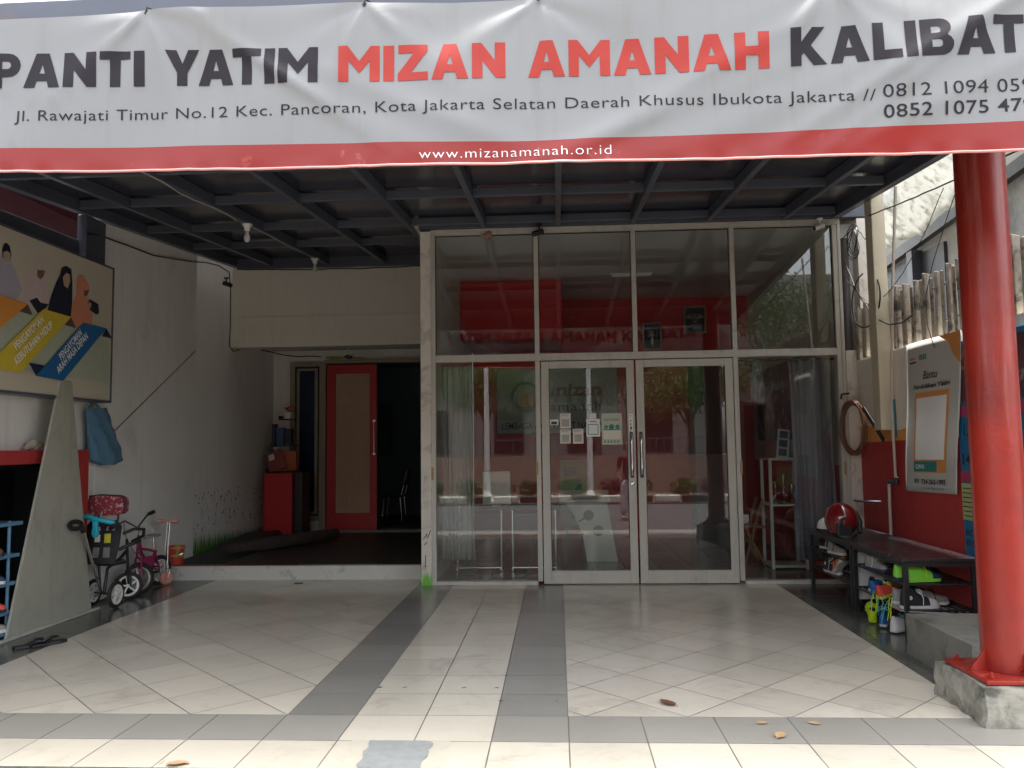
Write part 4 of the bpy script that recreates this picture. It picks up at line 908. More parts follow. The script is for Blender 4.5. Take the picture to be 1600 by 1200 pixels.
m = MB(); m.bar((2.52, 10.3, .82), (2.28, 10.3, .02), .025, .03).bar((2.52, 10.6, .82), (2.28, 10.6, .02), .025, .03).bar((2.28, 10.3, .5), (2.52, 10.3, .02), .025, .03).bar((2.28, 10.6, .5), (2.52, 10.6, .02), .025, .03); m.build('legs', pm('warm_wood', (.30, .14, .06), .5), es)
m = MB(); m.box(2.26, 2.54, 10.27, 10.63, .46, .485); m.build('seat', pm('warm_wood_seat', (.30, .14, .06), .5), es)
# curtains
def curtain(x0, x1, y, z0, z1, folds, mat, label, amp=.035):
    t = thing('curtain', ((x0+x1)/2, y, z0), label, 'curtain')
    def f(u, v):
        s_ = .6+.4*(1-v); uu = u*folds*2*math.pi
        return (x0+(x1-x0)*u+.02*math.sin(v*3+u*9), y+amp*(math.sin(uu)+.35*math.sin(uu*2.3+1))*s_, z0+(z1-z0)*v)
    m = MB(); m.grid(int(folds*16), 14, f); o = m.build('cloth', mat, t, fixn=False); so2 = o.modifiers.new('t', 'SOLIDIFY'); so2.thickness = .003; return t
cur1 = pm('grey_white_curtain', (.46, .44, .42), .85, .06, 10, transl=.25)
cur2 = pm('slate_curtain', (.20, .20, .235), .85, .06, 10, transl=.1)
curtain(-1.33, -.96, 9.22, .24, 2.45, 6, cur1, 'pale grey curtain hanging behind the leftmost glass pane', amp=.03)
ct = curtain(2.60, 3.07, 9.22, .22, 2.44, 6, cur2, 'slate grey curtain hanging behind the rightmost glass pane', amp=.035)
m = MB(); m.tube([(1.99, 9.22, 2.44), (3.1, 9.22, 2.44)], .014, 8); m.build('rod', black_m, ct)

# ================================================================ CANOPY FITTINGS
def bulb(x, y, label):
    t = thing('light_bulb', (x, y, zr(y)-.22), label, 'bulb', 'bulbs under the canopy'); z = zr(y)-.001
    m = MB(); m.lathe([(.055, 0), (.055, -.012), (.035, -.03), (.028, -.07), (.02, -.075)], (x, y, z), 20); m.build('socket', white_pl, t)
    m = MB(); m.lathe([(.014, 0), (.018, -.025), (.032, -.06), (.034, -.085), (.026, -.108), (.012, -.118), (.002, -.12)], (x, y, z-.075), 20); m.build('glass_bulb', pm('frosted_bulb', (.55, .57, .58), .3), t)
bulb(-3.28, 8.33, 'nearer unlit bulb on the canopy rafter'); bulb(-3.28, 10.75, 'farther unlit bulb on the canopy rafter near the lintel')
m = MB(); pts = [(-3.275+.02*math.sin(i*1.3), 4.3+i*.31, zr(4.3+i*.31)-.010-.012*abs(math.sin(i*.9))) for i in range(13)]
m.tube(pts, .006, 6); m.tube([(-3.28+.015*math.sin(i), 8.45+i*.28, zr(8.45+i*.28)-.01) for i in range(9)], .006, 6)
tag(m.build('lamp_wire', pm('grey_wire', (.45, .42, .38), .5)), 'pale wire tied along the rafter between the two bulbs', 'wire')
def cctv(loc, ang, label, mat, L=.13):
    t = thing('security_camera', loc, label, 'security camera'); X = Matrix.Translation(loc) @ Matrix.Rotation(ang, 4, 'Z')
    m = MB(); m.M = X; m.lathe([(.035, 0), (.035, .015), (.018, .02)], (0, 0, .0), 16, (0, 0, -1)); m.tube([(0, 0, -.015), (0, 0, -.06), (.02, 0, -.08)], .010, 8); m.build('bracket', mat, t)
    m = MB(); m.M = X @ Matrix.Translation((.0, 0, -.09)) @ Matrix.Rotation(R(20), 4, 'Y'); m.lathe([(.022, -.05), (.032, -.045), (.032, .07), (.028, .085)], (0, 0, 0), 18, (1, 0, 0)); b_ = m.build('housing', mat, t)
    m2 = MB(); m2.M = m.M; m2.lathe([(.026, .0852), (.02, .087)], (0, 0, 0), 18, (1, 0, 0)); m2.build('lens', black_m, b_)
cctv((2.90, 8.88, 3.955), R(205), 'white security camera at the right top corner of the glass front', white_pl)
cctv((-.17, 8.86, zr(8.8)+.018), R(200), 'small dark camera under the canopy cross beam', black_m)
cctv((-4.64, 11.05, 3.94), R(-10), 'black security camera on the left wall near the lintel', black_m)
m = MB(); m.tube([(-4.60, 7.60, 3.66), (-4.60, 7.75, 3.68), (-4.68, 8.08, 3.74), (-4.685, 8.5, 3.765), (-4.685, 9.08, 3.79), (-4.685, 9.6, 3.87), (-4.685, 10.1, 3.95), (-4.69, 10.5, 4.03), (-4.69, 10.9, 4.08), (-4.685, 11.25, 4.06), (-4.69, 11.32, 3.84), (-4.69, 11.33, 3.3), (-4.69, 11.30, 3.0), (-4.66, 11.38, 2.93), (-4.6, 11.45, 2.96)], .008, 6)
m.tube(sag((-4.35, 11.66, 2.975), (-3.9, 13.15, 3.03), .03, 8, .01), .009, 6)
m.tube(sag((-4.62, 11.37, 4.13), (-1.6, 11.37, 4.12), .03, 20, .008), .008, 6)
tag(m.build('black_cable', black_m), 'black cable running along the left wall to the camera and lintel', 'cable')

# ================================================================ BANNER
ban = thing('shop_banner', (-.3, 3.85, 2.85), 'wide white and red vinyl banner hung across the canopy front', 'banner')
def lerp_tab(tab, x):
    if x <= tab[0][0]: return tab[0][1]
    for (a, b), (c, d) in zip(tab[:-1], tab[1:]):
        if x <= c: return b+(d-b)*(x-a)/(c-a)
    return tab[-1][1]
T_TOP = [(-3.4, 3.745), (-2.82, 3.735), (-2.05, 3.742), (-1.5, 3.733), (-.93, 3.735), (-.5, 3.722), (-.06, 3.725), (.6, 3.72), (1.35, 3.73), (2.3, 3.73), (3.2, 3.73)]
T_BOT = [(-3.4, 2.935), (-2.80, 2.930), (-1.5, 2.905), (-.2, 2.887), (1.0, 2.880), (2.2, 2.868), (3.2, 2.86)]
T_RED = [(-3.4, 3.06), (-2.80, 3.050), (-1.5, 3.025), (-.2, 2.995), (1.0, 3.0), (2.2, 3.008), (3.2, 3.01)]
PINS = [(-2.05, 3.740, 1), (-.93, 3.733, .7), (-.06, 3.723, .9), (1.35, 3.75, 1), (2.6, 3.75, 1.1), (-3.2, 3.74, .8)]
def disp(x, z):
    d = .010*math.sin(x*2.3+z*3.1)+.005*math.sin(x*6.1-z*7+1.3)
    for px_, pz, a in PINS:
        dx = x-px_; dz = pz-z; r_ = math.hypot(dx, dz)+1e-4; th = math.atan2(dx, dz)
        k = math.exp(-r_/.65)*min(1, r_/.08)
        d += a*k*(.008*math.sin(th*5+px_*3)+.004*math.sin(th*11+px_))
    # long diagonal tension folds as on a slack vinyl sheet
    for cx, cz, sl_, w_, am in ((-1.45, 3.45, -.75, .035, .012), (-1.30, 3.35, -.60, .05, .010), (-.7, 3.2, -.42, .06, .009), (.75, 3.3, .55, .06, .013), (1.0, 3.1, .42, .08, .010), (1.75, 3.35, .62, .045, .014), (1.9, 3.15, .5, .06, .011), (.35, 3.05, .35, .05, .008), (2.05, 3.5, .8, .03, .010)):
        u = ((z-cz)-sl_*(x-cx))/math.sqrt(1+sl_**2); along = (x-cx)
        d += .75*am*math.exp(-(u/w_)**2)*math.exp(-(along/.75)**2)
    # crumpled hem
    hb_ = max(0, 1-(z-lerp_tab(T_BOT, x))/.05); d += hb_*.003*math.sin(x*23+2*math.sin(x*7))
    return d
Y0 = 3.85
NX, NZ = 300, 40
def zrow(x, j):
    zb, zm, zt = lerp_tab(T_BOT, x), lerp_tab(T_RED, x), lerp_tab(T_TOP, x)
    return zb+(zm-zb)*j/8 if j <= 8 else zm+(zt-zm)*(j-8)/(NZ-8)
m = MB()
m.grid(NX, NZ, lambda u, v: (-3.3+6.3*u, Y0-disp(-3.3+6.3*u, zrow(-3.3+6.3*u, round(v*NZ))), zrow(-3.3+6.3*u, round(v*NZ))), mf=lambda u, v: 1 if v*NZ < 7.5 else 0)
vin_w = pm('white_vinyl', (.26, .262, .26), .36, .05, 1.5, dirt=((.17, .165, .145), 3.0, .58, .8, .35), streak=((.19, .175, .13), .22), transl=.15, spec=.4, rvar=.05)
vin_r = pm('red_vinyl', (.29, .020, .015), .34, .06, 2, dirt=((.72, .25, .2), 9, .62, .75, .35), transl=.2, spec=.45, rvar=.05)
cl = m.build('cloth', [vin_w, vin_r], ban, fixn=False)
m = MB(); m.tube([(-3.3+6.3*i/200, Y0-disp(-3.3+6.3*i/200, lerp_tab(T_BOT, -3.3+6.3*i/200))-.001, lerp_tab(T_BOT, -3.3+6.3*i/200)-.002) for i in range(201)], .0065, 6)
m.build('hem', pm('pink_hem', (.70, .30, .26), .35, .1, 6), cl)
for px_, pz, a in PINS[:3]:
    m = MB(); m.tube([(px_, 3.84, pz-.008), (px_+.008, 3.835, pz+.012), (px_+.02, 3.90, pz+.03)], .004, 6); m.lathe([(.010, 0), (.010, .004)], (px_, 3.842, pz-.012), 10, (0, 1, 0)); m.build('tie', black_m, cl)
def drape(mb, mat, name, off=.0025):
    """slice the lettering finely so it follows the folds, then lay it on both faces of the sheet"""
    me = bpy.data.meshes.new('tmp'); me.from_pydata([tuple(p) for p in mb.v], [], mb.f)
    bm = bmesh.new(); bm.from_mesh(me); bpy.data.meshes.remove(me)
    x0 = min(v.co.x for v in bm.verts); x1 = max(v.co.x for v in bm.verts); z0 = min(v.co.z for v in bm.verts); z1 = max(v.co.z for v in bm.verts)
    step = 6.3/NX
    x = math.floor((x0+3.3)/step)*step-3.3
    while x < x1:
        bmesh.ops.bisect_plane(bm, geom=bm.verts[:]+bm.edges[:]+bm.faces[:], plane_co=(x, 0, 0), plane_no=(1, 0, 0)); x += step
    z = z0
    while z < z1:
        bmesh.ops.bisect_plane(bm, geom=bm.verts[:]+bm.edges[:]+bm.faces[:], plane_co=(0, 0, z), plane_no=(0, 0, 1)); z += .0215
    bm.verts.ensure_lookup_table(); idx = {v: i for i, v in enumerate(bm.verts)}
    out = MB()
    for s_ in (-1, 1):
        out.add([(v.co.x, Y0-disp(v.co.x, v.co.z)+s_*off, v.co.z) for v in bm.verts], [tuple(idx[v] for v in f.verts) for f in bm.faces], 0, True)
    bm.free(); return out.build(name, mat, cl, fixn=False)
def arc(cx, cy, rx, ry, a0, a1, n=8): return [(cx+rx*math.cos(R(a0+(a1-a0)*i/n)), cy+ry*math.sin(R(a0+(a1-a0)*i/n))) for i in range(n+1)]
GL = {
 'P': (.80, [(0, 0), (0, 1)]+arc(.46, .66, .34, .34, 90, -90)+[(.29, .32), (.29, 0)], [[(.29, .55), (.29, .77)]+arc(.44, .66, .10, .11, 90, -90)]),
 'A': (1.02, [(0, 0), (.33, 1), (.69, 1), (1.02, 0), (.71, 0), (.655, .19), (.365, .19), (.31, 0)], [[(.43, .41), (.51, .70), (.59, .41)]]),
 'N': (.92, [(0, 0), (0, 1), (.26, 1), (.63, .50), (.63, 1), (.92, 1), (.92, 0), (.66, 0), (.29, .50), (.29, 0)], []),
 'T': (.84, [(.275, 0), (.275, .77), (0, .77), (0, 1), (.84, 1), (.84, .77), (.565, .77), (.565, 0)], []),
 'I': (.30, [(0, 0), (0, 1), (.30, 1), (.30, 0)], []),
 'Y': (.98, [(.345, 0), (.345, .36), (0, 1), (.32, 1), (.49, .62), (.66, 1), (.98, 1), (.635, .36), (.635, 0)], []),
 'M': (1.14, [(0, 0), (0, 1), (.25, 1), (.57, .58), (.89, 1), (1.14, 1), (1.14, 0), (.86, 0), (.86, .58), (.57, .24), (.28, .58), (.28, 0)], []),
 'Z': (.84, [(0, 0), (0, .20), (.45, .77), (.02, .77), (.02, 1), (.83, 1), (.83, .81), (.37, .23), (.84, .23), (.84, 0)], []),
 'H': (.92, [(0, 0), (0, 1), (.29, 1), (.29, .61), (.63, .61), (.63, 1), (.92, 1), (.92, 0), (.63, 0), (.63, .37), (.29, .37), (.29, 0)], []),
 'K': (.97, [(0, 0), (0, 1), (.29, 1), (.29, .62), (.59, 1), (.94, 1), (.55, .53), (.97, 0), (.62, 0), (.36, .34), (.29, .26), (.29, 0)], []),
 'L': (.75, [(0, 0), (0, 1), (.29, 1), (.29, .24), (.75, .24), (.75, 0)], []),
 'B': (.86, [(0, 0), (0, 1)]+arc(.52, .75, .28, .25, 90, -50, 6)+arc(.54, .28, .32, .28, 60, -90, 7), [[(.28, .60), (.28, .79)]+arc(.46, .695, .08, .095, 90, -90, 5), [(.28, .21), (.28, .42)]+arc(.48, .315, .09, .105, 90, -90, 5)]),
}
T_BASE = [(-3.0, 3.372), (-2.812, 3.369), (-1.154, 3.324), (1.044, 3.311), (1.157, 3.317), (2.3, 3.350), (3, 3.36)]
def word(mb, s, x0, x1, cap=.183):
    gap = .10; tot = sum(GL[c][0] for c in s)+gap*(len(s)-1)
    for a, b in (('A', 'T'), ('Y', 'A'), ('T', 'A')): tot -= .12*s.count(a+b)
    k = (x1-x0)/tot; x = 0
    for i, c in enumerate(s):
        w, o_, h_ = GL[c]; ox = x
        mb.poly(o_, lambda u, v, q: (x0+(ox+u)*k, 0, lerp_tab(T_BASE, x0+(ox+u)*k)+v*cap), holes=h_)
        x += w+gap-(.12 if s[i:i+2] in ('AT', 'YA', 'TA') else 0)
char = pm('charcoal_print', (.014, .010, .014), .55, .1, 4, spec=.25, transl=.08, rvar=.05); redp = pm('red_print_vinyl', (.40, .016, .003), .55, .06, 4, transl=.15, rvar=.05)
for w_, a_, b_, c_, k_ in (('PANTI', -2.864, -2.056, .183, char), ('YATIM', -1.947, -1.161, .183, char), ('KALIBATA', 1.151, 2.43, .185, char), ('MIZAN', -1.057, -.227, .183, redp), ('AMANAH', -.116, 1.05, .183, redp)):
    m = MB(); word(m, w_, a_, b_, c_); drape(m, k_, 'title_lettering' if k_ is char else 'red_title_lettering')
m = MB(); xa, xb = -2.731, 1.54
put_text(m, 'Jl. Rawajati Timur No.12 Kec. Pancoran, Kota Jakarta Selatan Daerah Khusus Ibukota Jakarta //', xa, xb, 0, .058, lambda u, v, w: (u, 0, v+3.190+(3.132-3.190)*(u-xa)/(xb-xa)-.004*math.sin((u-xa)*1.5)), bold=-.004, spacing=1.06); drape(m, char, 'address_lettering')
m = MB()
put_text(m, '0812 1094 0590', 1.575, 2.33, 0, .066, lambda u, v, w: (u, 0, v+3.143+.02*(u-1.575)), bold=-.004, spacing=1.05); drape(m, char, 'phone_lettering')
m = MB()
put_text(m, '0852 1075 4790', 1.575, 2.33, 0, .066, lambda u, v, w: (u, 0, v+3.045+.022*(u-1.575)), bold=.006, spacing=1.05); drape(m, char, 'phone_lettering')
m = MB(); put_text(m, 'www.mizanamanah.or.id', -.655, .281, 0, .050, lambda u, v, w: (u, 0, v+2.917-.006*(u+.2)), bold=-.014, spacing=1.12); drape(m, ink_white, 'web_lettering')

# ================================================================ RIGHT SIDE
rw = MB(); rw.box(3.25, 3.42, 4.9, 9.0, 0, 1.535, 0).box(3.251, 3.42, 4.9, 9.0, 1.535, 2.39, 1)
tag(rw.build('boundary_wall', [red_wall_m, white_wall]), 'boundary wall on the right painted red below and white above', 'wall')
m = MB(); m.box(3.136, 3.249, 8.93, 9.05, 0, 2.5); m.box(3.3, 3.45, 8.9, 13.5, 0, 3.95)
tag(m.build('corner_pier', post_white), 'stained pale pier between the glass front and the right wall', 'pier')
# orange bottomed white banner on wall
wb = thing('wall_banner', (3.23, 8.45, 1.5), 'white wall banner with an orange wavy foot behind the hose coil', 'banner')
m = MB(); m.poly([(7.72, 1.52), (8.9, 1.5), (8.9, 2.37), (7.72, 2.38)], lambda u, v, w: (3.244-w, u, v), .003); m.build('sheet', paper, wb)
m = MB(); n = 16; m.poly([(7.72, 1.52), (8.9, 1.5)]+[(8.9-1.18*i/n, 1.645+.03*math.sin(i/n*5+1)) for i in range(n+1)], lambda u, v, w: (3.2395, u, v)); m.build('orange_foot', ink_orange, wb, fixn=False)
m = MB(); m.poly([(7.95, 1.55), (8.05, 1.55), (8.06, 1.9), (7.96, 1.92)], lambda u, v, w: (3.2385, u, v)); m.build('blue_patch', pm('patch_blue', (.05, .25, .40), .6), wb, fixn=False)
# donation banner
pb = thing('donation_banner', (3.2, 7.15, 1.05), 'white hanging donation banner with an orange framed panel beside the red column', 'banner')
PA, PB, PC, PD = Vector((7.563, 2.385)), Vector((6.56, 2.385)), Vector((6.775, 1.075)), Vector((7.735, 1.052))
def pf(u, v, off=0):
    y = (PD.x+(PC.x-PD.x)*u)*(1-v)+(PA.x+(PB.x-PA.x)*u)*v; z = (PD.y+(PC.y-PD.y)*u)*(1-v)+(PA.y+(PB.y-PA.y)*u)*v
    return (3.205-.012*math.sin(u*6.3)*(.4+.6*v)-.006*math.sin(v*7)-off, y, z)
m = MB(); m.grid(24, 24, lambda u, v: pf(u, v)); o = m.build('sheet', pm('vinyl_offwhite', (.56, .55, .52), .5, .05, 3), pb, fixn=False); o.modifiers.new('t', 'SOLIDIFY').thickness = .002
def pr(a, b, c, d, off, mat, name, rad=0, n=10):
    m = MB(); m.grid(n, n, lambda u, v: pf(a+(b-a)*u, c+(d-c)*v, off)); return m.build(name, mat, pb, fixn=False)
pr(.20, .80, .13, .66, .003, ink_orange, 'card'); pr(.235, .765, .215, .625, .005, ink_white, 'blank_panel'); pr(.21, .64, .137, .205, .006, ink_teal, 'footer')
m = MB(); m.poly([(.62, 1), (1, 1), (1, .80), (.86, .87), (.78, .95)], lambda u, v, w: pf(u, v, .003)); m.build('corner_accent', ink_orange, pb, fixn=False)
def pt(s, a, b, z, cap, mat, name, **k):
    m = MB(); put_text(m, s, a, b, z, cap, lambda u, v, w: pf(u, v, .008), **k); m.build(name, mat, pb, fixn=False)
pt('BSI', .30, .42, .875, .035, ink_teal, 'bank_lettering', bold=.02); pt('Aman', .09, .22, .885, .022, ink_red, 'partner_lettering', bold=.01)
m = MB(); m.grid(4, 1, lambda u, v: pf(.09+.14*u, .86+.012*v, .006)); m.build('partner_bar', s_navy, pb, fixn=False)
pt('Bantu', .36, .60, .745, .055, ink, 'bantu_lettering', shear=.25, bold=.005); pt('Pendidikan Yatim', .18, .82, .685, .030, ink, 'subtitle_lettering', bold=.02)
pt('QRIS', .25, .42, .158, .026, ink_white, 'footer_lettering', bold=.02); pt('724-262-1993', .36, .80, .055, .032, ink, 'number_lettering', bold=.02); pt('BSI', .22, .31, .060, .030, ink_teal, 'small_bank_lettering', bold=.02)
pt('an Rumah Mizan Amanah', .36, .78, .022, .014, ink, 'account_lettering')
# blue poster beyond, next to column
bp = thing('blue_poster', (3.235, 6.3, .3), 'blue and lime printed poster mostly hidden behind the red column', 'poster')
m = MB(); m.box(3.232, 3.245, 5.7, 6.74, .55, 2.30); m.build('sheet', pm('poster_blue', (.02, .17, .34), .5, .06, 4), bp)
m = MB(); m.box(3.228, 3.2312, 5.7, 6.74, 1.18, 1.26); m.box(3.228, 3.2312, 5.7, 6.74, 1.70, 1.78); m.build('pink_band', pm('poster_pink', (.42, .05, .12), .5), bp)
m = MB(); m.box(3.228, 3.2312, 5.7, 6.74, .88, 1.17); m.build('lime_band', pm('poster_lime', (.42, .47, .20), .5), bp)
m = MB(); m.box(3.228, 3.2312, 5.7, 6.74, 1.80, 2.26); m.build('photo_band', colm, bp)
m = MB()
for i in range(7): m.box(3.226, 3.2275, 5.9, 6.72, .91+i*.036, .918+i*.036)
def bpf(u, v, w): return (3.2285, u, v)
put_text(m, '1.', 6.66, 6.60, 1.55, .10, lambda u, v, w: bpf(u, v, 0), bold=.02)
put_text(m, '14', 6.70, 6.57, 1.32, .09, lambda u, v, w: bpf(u, v, 0), bold=.02); put_text(m, 'BCA', 6.71, 6.50, .76, .05, lambda u, v, w: bpf(u, v, 0), bold=.01); put_text(m, 'BSI', 6.71, 6.54, .68, .05, lambda u, v, w: bpf(u, v, 0), bold=.01)
m.build('print', ink, bp, fixn=False)
# pole, pipes
m = MB(); m.box(3.12, 3.25, 8.02, 8.20, 1.62, 4.05); tag(m.build('concrete_pole', cream, bevel=.01), 'square cream concrete pole rising from the right wall', 'pole')
pp_ = thing('water_pipe', (3.16, 7.85, .6), 'thin white water pipe climbing the right red wall', 'pipe')
pipem = pm('aged_pvc', (.55, .48, .42), .5, .12, 8, dirt=((.25, .1, .08), 9, .6, .7, .6))
m = MB(); m.tube([(3.17, 7.55, 3.87), (3.175, 7.75, 2.9), (3.18, 7.905, 1.9), (3.19, 7.92, 1.16)], .013, 10); m.tube([(3.19, 8.08, 1.10), (3.20, 8.12, .60)], .016, 10); m.build('pipe', pipem, pp_)
m = MB(); m.tube([(3.195, 7.92, 1.17), (3.2, 7.93, 1.12), (3.2, 8.1, 1.12)], .022, 10); m.build('elbow', steel_dark, pp_)
tp = thing('water_tap', (3.15, 8.6, .78), 'small tap on the red wall beside the helmet', 'tap')
m = MB(); m.tube([(3.25, 8.45, .90), (3.12, 8.52, .90), (3.08, 8.72, .90)], .013, 8); m.build('tap_body', steel_dark, tp)
m = MB(); m.tube([(3.09, 8.68, .90), (3.09, 8.68, .70)], .013, 8); m.build('spout', pipem, tp)
# hose coil
hs_ = thing('hose_coil', (3.16, 8.86, 1.36), 'coiled brown hose hanging on the pier at the right of the glass', 'hose')
m = MB()
for k in range(7):
    ra, rb = .20+.014*math.sin(k*2), .27+.016*math.cos(k*3); cx = .013*k
    m.tube([(3.115+.014*(k % 3)+.35*ra*math.cos(a)+.006*math.sin(5*a+k), 8.80-.70*ra*math.cos(a)-.012*(k//3), 1.66+rb*math.sin(a)) for a in [i*2*math.pi/40 for i in range(40)]], .011, 8, closed=True)
m.build('coil', pm('brown_hose', (.16, .07, .04), .4, .3, 12), hs_)
m = MB(); m.tube([(3.13, 8.87, 2.03), (3.05, 8.87, 2.02), (3.04, 8.87, 1.97)], .012, 6); m.build('hook', black_m, hs_)
m = MB(); m.bar((3.15, 8.55, 1.86), (3.15, 8.05, 1.52), .012, .05); m.build('black_strap', black_m, hs_)
# slat fence
sf = thing('slat_fence', (3.3, 7, 2.39), 'weathered upright wooden slats standing on top of the right wall', 'fence')
rr = random.Random(11); y = 5.1
while y < 8.95:
    h = .60+rr.uniform(-.03, .04); m = MB(); m.obox((3.30+rr.uniform(-.01, .01), y, 2.392+h/2), (.11, .025, h), (rr.uniform(-.03, .03), rr.uniform(-.02, .02), R(38+rr.uniform(-8, 8)))); m.obox((3.27, y+.07, 2.392+h/2-.02), (.075, .022, h-.05), (0, 0, R(70)))
    m.build('slat', old_wood, sf, bevel=.004); y += .20
m = MB(); m.tube([(3.36, 5.0, 2.55), (3.36, 8.95, 2.55)], .012, 8); m.tube([(3.36, 5.0, 2.86), (3.36, 8.95, 2.86)], .012, 8); m.build('rail', steel_dark, sf)
# neighbour building on the right
nb = thing('neighbour_house', (5.3, 8, 0), 'grey neighbouring house wall with dark posts beyond the slats', 'house')
m = MB(); m.box(5.4, 5.6, 4.5, 17, 0, 5.6); m.build('wall', dark_wall, nb)
for y in (9.9, 12.1, 14.0): m = MB(); m.box(5.22, 5.38, y-.09, y+.09, 0, 4.3); m.build('post', black_metal, nb)
m = MB(); m.bar((5.30, 4.5, 4.95), (5.30, 16, 4.15), .10, .16); m.build('eave_beam', black_metal, nb)
m = MB(); m.box(5.35, 5.398, 11.3, 16.0, 2.0, 4.25); m.build('black_panel', black_m, nb)  # flat black sheet for the dark region below the awnings
# building mass over the room and the recess
m = MB(); m.box(-1.60, 3.45, 8.985, 14.2, 4.005, 4.60).box(-5.0, -1.601, 11.45, 17, 4.20, 4.60)
tag(m.build('flat_roof', beam_white), 'plain flat roof slab over the glass room and the recess', 'roof')
m = MB(); m.box(-1.53, 3.45, 8.895, 9.05, 3.968, 4.002).box(-1.53, 3.45, 8.895, 8.983, 4.003, 4.6); tag(m.build('roof_fascia', steel_dark), 'dark fascia closing the canopy against the roof slab', 'fascia')
# translucent awnings
tarpm = pm('weathered_tarp', (.60, .61, .585), .6, .1, 2, dirt=((.14, .14, .12), 3.0, .52, .72, .7), streak=((.2, .19, .16), .6), transl=.5)
def tarp(ya, yb, zt, prof, label, x0=4.0):
    m = MB()
    def f(u, v):
        y = ya+(yb-ya)*u; zb_ = lerp_tab(prof, y); w_ = (1-v)
        z = zb_+(zt-zb_)*v
        return (x0+.35*math.sin(min(1, w_*1.1)*math.pi*.5)+.5*max(0, w_-.82)/.18+.04*math.sin(y*7+v*5)+.03*math.sin(y*17+v*2), y, z-.03*math.sin(y*9)*w_)
    m.grid(60, 30, f); o = m.build('awning', tarpm, None, fixn=False); o.modifiers.new('t', 'SOLIDIFY').thickness = .004
    tag(o, label, 'awning', 'pale awnings over the neighbouring yard')
tarp(4.5, 11.7, 6.6, [(4.5, 5.2), (7.0, 4.9), (8.6, 4.7), (9.95, 4.41), (10.8, 4.20), (11.6, 4.38)], 'nearer pale stained awning right of the concrete pole')
tarp(11.8, 14.6, 6.4, [(11.7, 4.35), (13.0, 4.42), (14.6, 4.55)], 'farther pale awning between the concrete pole and the glass corner')
m = MB(); m.bar((3.72, 9.74, 2.9), (3.72, 9.72, 4.6), .05, .06); tag(m.build('wooden_batten', pm('dark_batten', (.10, .07, .05), .7)), 'dark batten beside the concrete pole between the awnings', 'batten')
m = MB(); m.tube([(3.19, 9.0, 2.5), (3.19, 9.0, 3.75)], .045, 12); tag(m.build('drain_pipe', pm('dark_drain', (.08, .07, .065), .6)), 'dark vertical drain pipe beside the right end of the glass', 'pipe')
# wires
def wire(name, lab, segs, r=.006):
    m = MB()
    for s_ in segs: m.tube(s_, r, 6)
    tag(m.build(name, black_m), lab, 'cable', 'loose cables on the right')
wire('loose_cable', 'long thin cable sagging from the pole to the red column', [sag((3.12, 8.1, 3.75), (3.0, 5.0, 3.35), .02, 16, .004)], .006)
wire('loose_cable', 'looped black cable hanging in front of the slats', [[Vector((3.15, 8.35+.38*math.cos(a), 2.95+.28*math.sin(a))) for a in [R(150+i*14) for i in range(22)]], sag((3.16, 8.9, 3.45), (3.15, 7.3, 2.62), .30, 16, .01)], .008)
wire('loose_cable', 'tangle of thin cables at the right top corner of the glass', [[Vector((3.2+.02*math.sin(k+i), 8.75+.14*math.cos(i*.5+k), 3.62+.16*math.sin(i*.5+k)+.02*k)) for i in range(14)] for k in range(4)]+[sag((3.14, 8.9, 3.7), (3.14, 8.25, 3.55), -.12, 12, .01), sag((3.14, 8.9, 3.3), (3.14, 8.3, 2.9), .0, 8, .01)], .005)
wire('loose_cable', 'black cable hanging down over the slats beside the red column', [[(3.2, 6.45, 3.55), (3.2, 6.7, 3.3), (3.19, 6.95, 3.0), (3.18, 7.08, 2.75), (3.18, 7.08, 2.5), (3.2, 7.02, 2.3)], sag((3.15, 7.9, 2.9), (3.15, 6.6, 3.55), .10, 14, .004)], .0038)
# right: bits beyond column
wbm = thing('framed_board', (3.1, 5.05, .5), 'dark board in a peeling white frame at the right edge behind the column', 'board')
m = MB(); m.box(2.86, 2.93, 5.0, 5.05, .4, 2.17).box(2.93, 4.2, 5.0, 5.05, 2.11, 2.17); m.build('frame', post_white, wbm, bevel=.003)
m = MB(); m.box(2.931, 4.2, 5.02, 5.04, .4, 2.109); m.build('panel', pm('dark_slate_panel', (.03, .04, .06), .5, .2, 3), wbm)
m = MB(); m.tube([(2.90, 4.99, 2.05), (2.90, 4.96, 2.03), (2.93, 4.96, 1.98), (2.93, 4.99, 1.96)], .006, 6); m.build('hook', black_m, wbm)

# ---------- red column
colr = thing('red_column', (2.50, 4.80, .2), 'thick round red steel column bolted on a rough concrete plinth', 'column')
m = MB(); m.lathe([(.134, 0), (.134, 3.42)], (2.50, 4.80, .232), 48); m.build('shaft', red_paint, colr)
m = MB(); m.box(2.26, 2.80, 4.56, 5.04, .205, .23); m.build('base_plate', red_paint, colr, bevel=.004)
for a in (0, 90, 180, 270):
    m = MB(); m.M = Matrix.Translation((2.50, 4.80, .231)) @ Matrix.Rotation(R(a+8), 4, 'Z'); m.poly([(.130, 0), (.225, 0), (.215, .02), (.130, .12)], lambda u, v, w: (u, w-.005, v), .010); m.build('gusset', red_paint, colr, bevel=.002)
for dx in (-.21, .24):
    for dy in (-.19, .19):
        m = MB(); m.lathe([(.018, 0), (.018, .014), (.009, .015), (.009, .032), (.0, .032)], (2.52+dx, 4.80+dy, .231), 6); m.build('bolt', red_paint, colr)
m = MB(); rr = random.Random(3)
for i in range(10): p = Vector((2.52+rr.uniform(-.05, .1), 4.63+rr.uniform(-.02, .02), .24+rr.uniform(0, .02))); m.add([p, p+Vector((.03, .008, .012)), p+Vector((.012, -.008, .02))], [(0, 1, 2)])
tag(m.build('foil_scrap', chrome, fixn=False), 'crumpled foil scrap on the column base plate', 'scrap')
